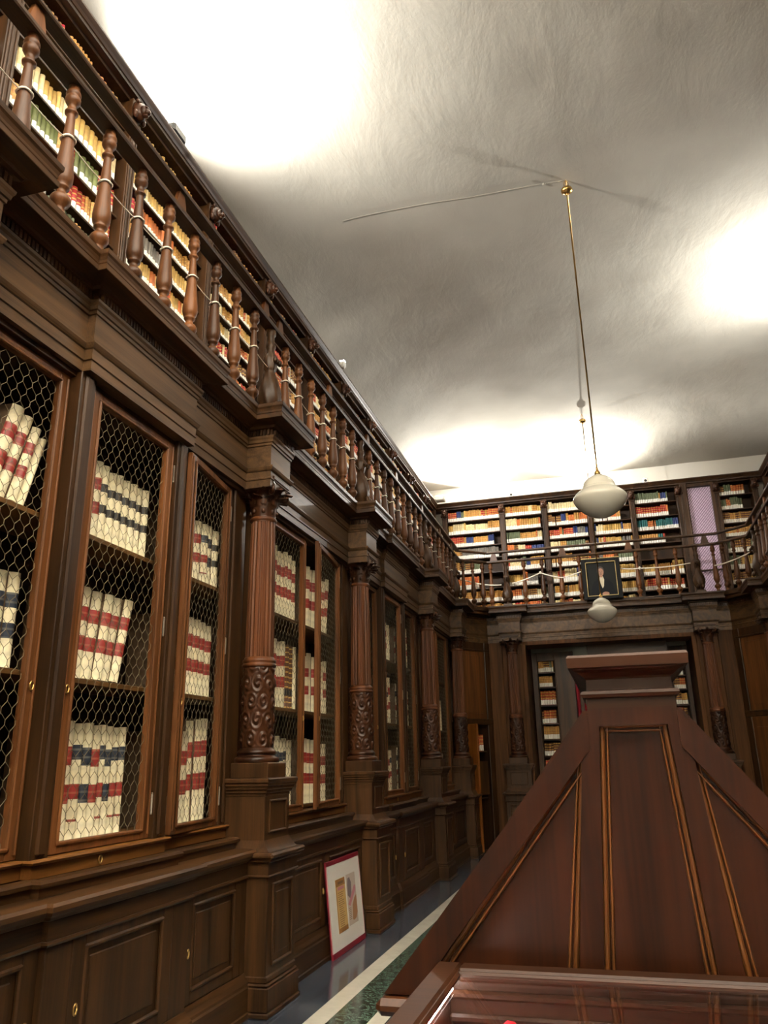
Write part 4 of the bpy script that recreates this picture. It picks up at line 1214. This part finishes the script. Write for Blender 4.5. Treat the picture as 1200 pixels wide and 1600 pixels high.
for k in range(17):
    v = .20+.0155*k; q = R.uniform(.02, .07); m.box(.22+q*.3, .40-q, v, v+.004, .0056, .0062)
m.box(.24, .38, .515, .535, .006, .0066)
m.build('text_lines', 'ink', a)
m = MB(TPo); m.box(.225, .39, .47, .495, .0057, .0064); m.build('red_heading', 'print_pink', a)
m = MB(TPo); m.box(.46, .705, .165, .56, .004, .0055); b = m.build('picture_sheet', 'print_pale', mt)
m = MB(TPo)
m.add([(u, v, .006) for u, v in ((.475, .40), (.53, .37), (.58, .41), (.585, .49), (.55, .535), (.5, .53), (.48, .48))], [list(range(7))]); m.build('grey_figure', 'print_grey', b)
m = MB(TPo); m.add([(u, v, .0062) for u, v in ((.47, .33), (.52, .31), (.69, .42), (.69, .455), (.66, .46))], [list(range(5))]); m.build('pink_ribbon', 'print_pink', b)
m = MB(TPo); m.add([(u, v, .0058) for u, v in ((.56, .20), (.60, .19), (.66, .2), (.70, .24), (.70, .38), (.64, .36), (.58, .31))], [list(range(7))]); m.build('ochre_figure', 'print_ochre', b)
m = MB(TPo)
for k in range(7): m.box(.48, .54, .21+.014*k, .214+.014*k, .006, .0064)
m.build('small_print', 'ink', b)

# ------------------------------------------------------------------ pendant lamps
def pendant(x, y, zc, label):
    zt = ceil_z(x, y); t = thing('pendant_lamp', (x, y, zt), label, 'lamp', 'opal pendant lamps down the middle of the room')
    m = MB(); m.tube([(x, y, zt+.01), (x, y, zt-.10)], .006, 8)
    for s_ in (-1, 1): m.tube([(x+s_*(.004+.018*sin(q)), y, zt-.055-.045*cos(q)) for q in [pi*k/10 for k in range(11)]], .0035, 6)
    m.lathe(x, y, [(.008, zt-.085), (.03, zt-.095), (.055, zt-.11), (.062, zt-.13), (.054, zt-.15), (.03, zt-.165), (.014, zt-.172)], 24)
    m.sphere((x, y, zt-.18), (.016, .016, .018), 10, 6)
    m.build('canopy', 'brass', t)
    m = MB(); m.tube([(x, y, zt-.17), (x, y, zc+.25)], .0085, 8); m.build('rod', 'brass', t)
    m = MB(); m.lathe(x, y, [(.012, zc+.30), (.014, zc+.27), (.024, zc+.262), (.028, zc+.24), (.03, zc+.228)], 20); m.build('fitter', 'brass', t)
    m = MB(); s = .0061
    pr = [(.07, .98), (.1, .93), (.2, .885), (.32, .82), (.44, .735), (.53, .64), (.58, .55), (.60, .46), (.605, .40), (.63, .385), (.66, .37), (.665, .335), (.70, .30), (.80, .23), (.91, .13), (.98, .04), (1, -.02), (.985, -.1), (.93, -.22), (.83, -.36), (.68, -.51), (.5, -.64), (.3, -.74), (.1, -.79), (.005, -.795)]
    pr = [(r*40, z*40) for r, z in pr]
    m.lathe(x, y, [(r*s, zc+z*s) for r, z in pr], 40, cap=False); g = m.build('globe', 'opal', t)
    return t
pendant(.105, 7.106, 3.77, 'larger opal glass pendant lamp on long brass rod, nearer one')
pendant(.035, 13.27, 3.78, 'smaller-looking opal pendant lamp hanging before the end wall')
# thin cable along the ceiling to the first canopy
m = MB(); pts = []
for k in range(30):
    s = k/29; x = -2.35+2.45*s; y = 6.98+.12*s; pts.append((x, y, ceil_z(x, y)-.006))
m.tube(pts, .0022, 5); m.sphere((-.12, 7.09, ceil_z(-.12, 7.09)-.01), (.02, .02, .012), 8, 5)
o = m.build('ceiling_cable', 'cable', None, pts[0]); tag(o, 'thin pale cable running across the ceiling to the nearer lamp', 'cable')

# ------------------------------------------------------------------ uplights on the crown cornice, plus fill floods added out of view
def uplight(x, y, z, aim, power, label, vis=True, size=.02, cone=170, col=(1., .965, .91), body='white_paint', k=1.):
    t = thing('floodlight', (x, y, z), label, 'floodlight', 'floodlights aimed at the ceiling from the crown cornice')
    d = (Vector(aim)-Vector((x, y, z+.06))).normalized()
    m = MB(); m.box(x-.1*k, x+.1*k, y-.1*k, y+.1*k, z, z+.10, 0, .02); m.build('housing', body, t)
    m = MB(); m.box(x-.08*k, x+.08*k, y-.08*k, y+.08*k, z+.10, z+.106); m.build('lamp_glass', 'lampface', t)
    ld = bpy.data.lights.new('floodlight_beam', 'SPOT'); ld.energy = power; ld.color = col; ld.spot_size = rad(cone); ld.spot_blend = .65; ld.shadow_soft_size = size
    lo = bpy.data.objects.new('floodlight_beam', ld); C.objects.link(lo); lo.location = (x, y, z+.15)
    lo.rotation_euler = d.to_track_quat('-Z', 'Y').to_euler()
    lo.parent = t; lo.location = (0, 0, .15)
P0 = 1000
uplight(-3.10, 4.65, 6.525, (-2.3, 4.65, 7.6), P0*.48, 'floodlight on the cornice above the nearest gallery cases', body='black')
uplight(XM+3.10, 9.4, 6.525, (XM+2.3, 9.4, 7.6), P0*.4, 'floodlight on the opposite cornice halfway down the room')
uplight(-2.92, 14.9, 6.525, (-2.2, 14.2, 7.6), P0*.44, 'white floodlight box on the cornice in the far corner')
uplight(.0, 15.2, 6.525, (.0, 14.4, 7.6), P0*.42, 'floodlight on the end wall cornice behind the nearer lamp')
uplight(2.95, 1.0, 4.13, (1.3, .6, 7.3), 6000, 'added floodlight on the opposite gallery floor, beside the viewer', cone=100, size=.06)  # added out of view to bounce more light off the ceiling
uplight(-2.85, -1.6, 6.525, (-.9, -1.4, 7.6), 1500, 'added floodlight behind the viewer on the side wall cornice', cone=150, size=.06)  # added behind the camera, extra ceiling bounce for the lower walls
uplight(-3.0, 8.9, 6.525, (-.5, 15.2, 5.5), 850, 'small floodlight on the side cornice, aimed at the end gallery', cone=46, size=.05, k=.4)
st = thing('added_lamp_stand', (.6, -1.9, 0), 'tall black lamp stand added out of view behind the viewer', 'lamp stand')  # stand added out of view to carry the fill flood
m = MB(); m.lathe(.6, -1.9, [(.16, 0), (.16, .02), (.03, .04), (.02, .06)], 20); m.build('base', 'black', st)
m = MB(); m.tube([(.6, -1.9, .03), (.6, -1.9, 1.9)], .016, 10); m.lathe(.6, -1.9, [(.05, 1.88), (.06, 1.9)], 12); m.build('pole', 'black', st)
uplight(.6, -1.9, 1.9, (.3, -1.3, 7.3), 13000, 'added floodlight on the tall stand behind the viewer', cone=84, size=.06, body='black')  # added fill flood, brightens the cabinets by way of the ceiling

# ------------------------------------------------------------------ double-sided display desk (gabled) in the middle
cx = .053
dk = thing('gabled_reading_desk', (cx, 3.0, 0), 'large mahogany gabled desk with panelled sloping end, middle of the room', 'desk')
YF = 2.2
def gp(h0, z0, h1, z1): return [(cx-h0, z0), (cx+h0, z0), (cx+h1, z1), (cx-h1, z1)]
m = MB(); m.prism([(cx-.662, .935), (cx+.662, .935), (cx+.125, 1.615), (cx-.125, 1.615)], 1, YF+.018, 3.9); m.build('body', 'mahogany', dk)
def bar(m, a, b, w0, w1, d0, d1, nseg=5):
    """half-round bar between plane points a,b (x,z), widths at the ends, standing d0/d1 proud of the face at YF"""
    a, b = Vector(a), Vector(b); d = (b-a).normalized(); n = Vector((-d.y, d.x)); vs = []
    for p, w in ((a, w0), (b, w1)):
        for k in range(nseg+1):
            t = pi*k/nseg; q = p+n*(cos(t)*w/2); vs.append((q.x, YF+.02-d0-(d1)*sin(t), q.y))
    N_ = nseg+1; fs = [(k, k+1, N_+k+1, N_+k) for k in range(nseg)]+[list(range(N_)), list(range(N_, 2*N_))]
    m.add(vs, fs, 0, False)
def quad_bar(m, pts, y0, y1): m.prism(pts, 1, y0, y1)
m = MB()
def ol(z): # outer half-width at height z
    return .69+(.112-.69)*(z-.923)/(1.61-.923)
for s in (-1, 1):
    X = lambda h: cx+s*h
    quad_bar(m, [(X(ol(.93)), .93), (X(ol(1.61)), 1.61), (X(ol(1.61)-.0), 1.52), (X(ol(.93)-.085), .93)], YF-.012, YF+.03)
m.build('sloping_border', 'mahogany', dk)
m = MB()
for s in (-1, 1):
    X = lambda h: cx+s*h
    bar(m, (X(ol(.94)-.095), .94), (X(ol(1.545)-.06), 1.535), .02, .018, 0, .012)
    bar(m, (X(ol(.94)-.118), .94), (X(ol(1.54)-.078), 1.52), .012, .010, 0, .016)
    bar(m, (X(.205), .94), (X(.135), 1.52), .016, .013, 0, .012); bar(m, (X(.222), .94), (X(.146), 1.50), .010, .008, 0, .015)
m.build('side_moulding', 'mahogany_edge', dk)
m = MB()
for s in (-1, 1):
    X = lambda h: cx+s*h
    quad_bar(m, [(X(.195), .93), (X(.125), 1.615), (X(.082), 1.615), (X(.135), .93)], YF-.008, YF+.03)
quad_bar(m, [(cx-.10, 1.575), (cx+.10, 1.575), (cx+.10, 1.62), (cx-.10, 1.62)], YF-.009, YF+.03)
m.build('stile', 'mahogany', dk)
m = MB()
for s in (-1, 1):
    X = lambda h: cx+s*h
    bar(m, (X(.128), .94), (X(.078), 1.58), .016, .014, .006, .012); bar(m, (X(.112), .94), (X(.066), 1.57), .010, .008, 0, .014)
bar(m, (cx-.085, 1.575), (cx+.085, 1.575), .014, .014, .006, .012); bar(m, (cx-.07, 1.562), (cx+.07, 1.562), .008, .008, 0, .014)
m.build('panel_moulding', 'mahogany_edge', dk)
def flare(m, lv, y0, y1, k=1.):
    """stack of rectangles (half width, z) ; depth grows with half width too"""
    vs = []; fs = []
    for h, z in lv:
        e = (h-.112)
        vs += [(cx-h, y0-e, z), (cx+h, y0-e, z), (cx+h, y1+e, z), (cx-h, y1+e, z)]
    n = len(lv)
    for j in range(n-1):
        for i in range(4):
            l = (i+1) % 4; fs.append((j*4+i, j*4+l, (j+1)*4+l, (j+1)*4+i))
    fs += [[0, 1, 2, 3], [(n-1)*4+i for i in range(4)]]
    m.add(vs, fs)
m = MB(); flare(m, [(.112, 1.61), (.112, 1.645), (.122, 1.648), (.125, 1.656), (.122, 1.664), (.110, 1.667), (.108, 1.695), (.112, 1.70), (.128, 1.712), (.14, 1.718), (.143, 1.722), (.152, 1.724), (.154, 1.75), (.15, 1.757)], YF, 3.9); m.build('ridge_cap', 'mahogany_x', dk)
m = MB(); m.box(cx-.70, cx+.70, YF-.045, 3.98, .885, .925, 0, .014); m.build('base_ledge', 'mahogany_y', dk)
m = MB(); m.box(cx-.53, cx+.53, YF+.05, 3.88, .06, .886, 0, .006); m.box(cx-.56, cx+.56, YF+.02, 3.92, 0, .08, 0, .008)
m.build('cabinet_base', 'mahogany', dk)

# ------------------------------------------------------------------ glass-topped display case in front
vt = thing('display_case', (cx, 1.6, 0), 'glass-topped mahogany display case lined with red cloth, cut off below', 'display case')
xa, xb, ya, yb, zt = -.478, cx*2+.478, 1.02, 2.145, 1.02
m = MB(); fwid = .062
m.box(xa, xa+fwid, ya, yb, zt-.03, zt, 0, .006); m.box(xb-fwid, xb, ya, yb, zt-.03, zt, 0, .006)
m.box(xa+fwid, xb-fwid, yb-fwid, yb, zt-.03, zt-.0004, 0, .006); m.box(xa+fwid, xb-fwid, ya, ya+fwid, zt-.03, zt-.0004, 0, .006)
m.box(xa+fwid-.008, xa+fwid+.008, ya+.05, yb-.05, zt-.022, zt-.006, 0, .005); m.box(xb-fwid-.008, xb-fwid+.008, ya+.05, yb-.05, zt-.022, zt-.006, 0, .005)
m.box(xa+.05, xb-.05, yb-fwid-.008, yb-fwid+.008, zt-.022, zt-.006, 0, .005)
m.build('lid_frame', 'mahogany_x', vt)
m = MB(); m.box(xa+fwid-.01, xb-fwid+.01, ya+fwid-.01, yb-fwid+.01, zt-.018, zt-.012); m.build('glass_pane', 'glass', vt, fix=True)
m = MB()
m.box(xa+.012, xa+.035, ya+.012, yb-.012, .78, zt-.03, 0, .003); m.box(xb-.035, xb-.012, ya+.012, yb-.012, .78, zt-.03, 0, .003)
m.box(xa+.035, xb-.035, yb-.035, yb-.012, .78, zt-.03, 0, .003); m.box(xa+.035, xb-.035, ya+.012, ya+.035, .78, zt-.03, 0, .003)
m.box(xa+.012, xb-.012, ya+.012, yb-.012, .76, .785, 0, .003)
for z in (.84, .90, .95): m.box(xa+.035, xb-.035, yb-.05, yb-.034, z, z+.02, 0, .006)
m.build('tray', 'mahogany_x', vt)
m = MB(); m.box(xa+.037, xa+.05, ya+.1, yb-.06, zt-.048, zt-.032, 0, .003); m.build('light_strip', 'led', vt)
for sx in (xa+.05, xb-.05):
    for sy in (ya+.05, yb-.06):
        m = MB(); m.lathe(sx, sy, [(.022, 0), (.026, .03), (.02, .06), (.03, .4), (.034, .6), (.026, .63), (.034, .66), (.034, .77)], 14); m.build('leg', 'mahogany', vt)
# crumpled red cloth lying in the tray
m = MB(); n = 40; vs = []; fs = []
for j in range(n+1):
    for i in range(n+1):
        x = xa+.06+.62*i/n; y = 1.80+.275*j/n
        hump = sum(hh*math.exp(-((x-hx)/wx)**2-((y-2.0)/.09)**2) for hx, wx, hh in ((-.385, .035, .085), (-.29, .05, .08), (-.14, .06, .05), (.07, .05, .075)))
        vs.append((x, y, .815+.024*(sin(x*17+y*5)*cos(y*19-x*7)+.6*sin(x*31)*sin(y*27))+.02+hump))
for j in range(n):
    for i in range(n): a = j*(n+1)+i; fs.append((a, a+1, a+n+2, a+n+1))
m.add(vs, fs, 0, True); o = m.build('red_cloth', 'redcloth', None, (-.15, 1.95, .8)); tag(o, 'bright red cloth bunched under the glass of the display case', 'cloth')

# ------------------------------------------------------------------ place the books: the ones that show largest one by one, the far mass as one
bpy.context.view_layer.update()
dg = bpy.context.evaluated_depsgraph_get(); EYE = Vector((0, 0, 1.5))
def shown(c):
    mat = c[1]; h = .2; vis = 0; tot = 0
    nrm = (mat.to_3x3() @ Vector((1, 0, 0))).normalized()
    ctr = mat @ Vector((.012, 0, .1)); dv = EYE-ctr; d = dv.length
    cs = max(0., nrm.dot(dv/d)); p = project(ctr)
    if not p or cs <= 0 or not (0 < p[0] < 1200 and 0 < p[1] < 1600): return 0.
    for zz_ in (.03, .075, .125, .175):
        q = mat @ Vector((.012, 0, zz_)); v = q-EYE; L = v.length
        tot += 1
        hit = bpy.context.scene.ray_cast(dg, EYE, v/L, distance=L-.02)
        if not hit[0]: vis += 1
    sc_ = mat.to_scale()
    return (sc_.y*.04)*(sc_.z*.2)*cs/d**2*vis/tot
ALLB = [(shown(c),)+c[1:] for c in CAND+BACKC+PASS+CC]
ALLB.sort(key=lambda c: -c[0])
for (sz, mat, col, lab, grp, wl) in ALLB[:320]:
    o = bpy.data.objects.new('book', small_mesh(col, wl)); C.objects.link(o); o.matrix_world = mat
    tag(o, lab, 'book', grp)
rest = [c for c in ALLB[320:]]
cols = sorted(set(c[2] for c in rest)); mats = ['paper']+['bk_'+c for c in cols]; idx = {c: i+1 for i, c in enumerate(cols)}
vs = []; fs = []; ms = []
for (sz, mat, col, lab, grp, wl) in rest:
    me = small_mesh(col, wl); o = len(vs)
    vs += [tuple(mat @ v.co) for v in me.vertices]
    for p in me.polygons:
        fs.append([i+o for i in p.vertices]); ms.append(0 if (p.material_index == 1 and wl) else idx[col])
me = bpy.data.meshes.new('shelved_books'); me.from_pydata(vs, [], fs)
for q in mats: me.materials.append(M[q])
me.polygons.foreach_set('material_index', ms); me.update()
o = bpy.data.objects.new('shelved_books', me); C.objects.link(o)
tag(o, 'mass of small white-labelled books filling the farther gallery shelves', 'books', None, 'stuff')

# ------------------------------------------------------------------ world, view
w = bpy.data.worlds.new('world'); bpy.context.scene.world = w; w.use_nodes = True
w.node_tree.nodes['Background'].inputs[0].default_value = (.9, .9, 1, 1); w.node_tree.nodes['Background'].inputs[1].default_value = .02
sc = bpy.context.scene
sc.view_settings.view_transform = 'Standard'; sc.view_settings.look = 'None'; sc.view_settings.gamma = 1; sc.view_settings.use_curve_mapping = False
sc.view_settings.exposure = .9
for o in list(bpy.data.objects):
    if '_rot' in o: del o['_rot']
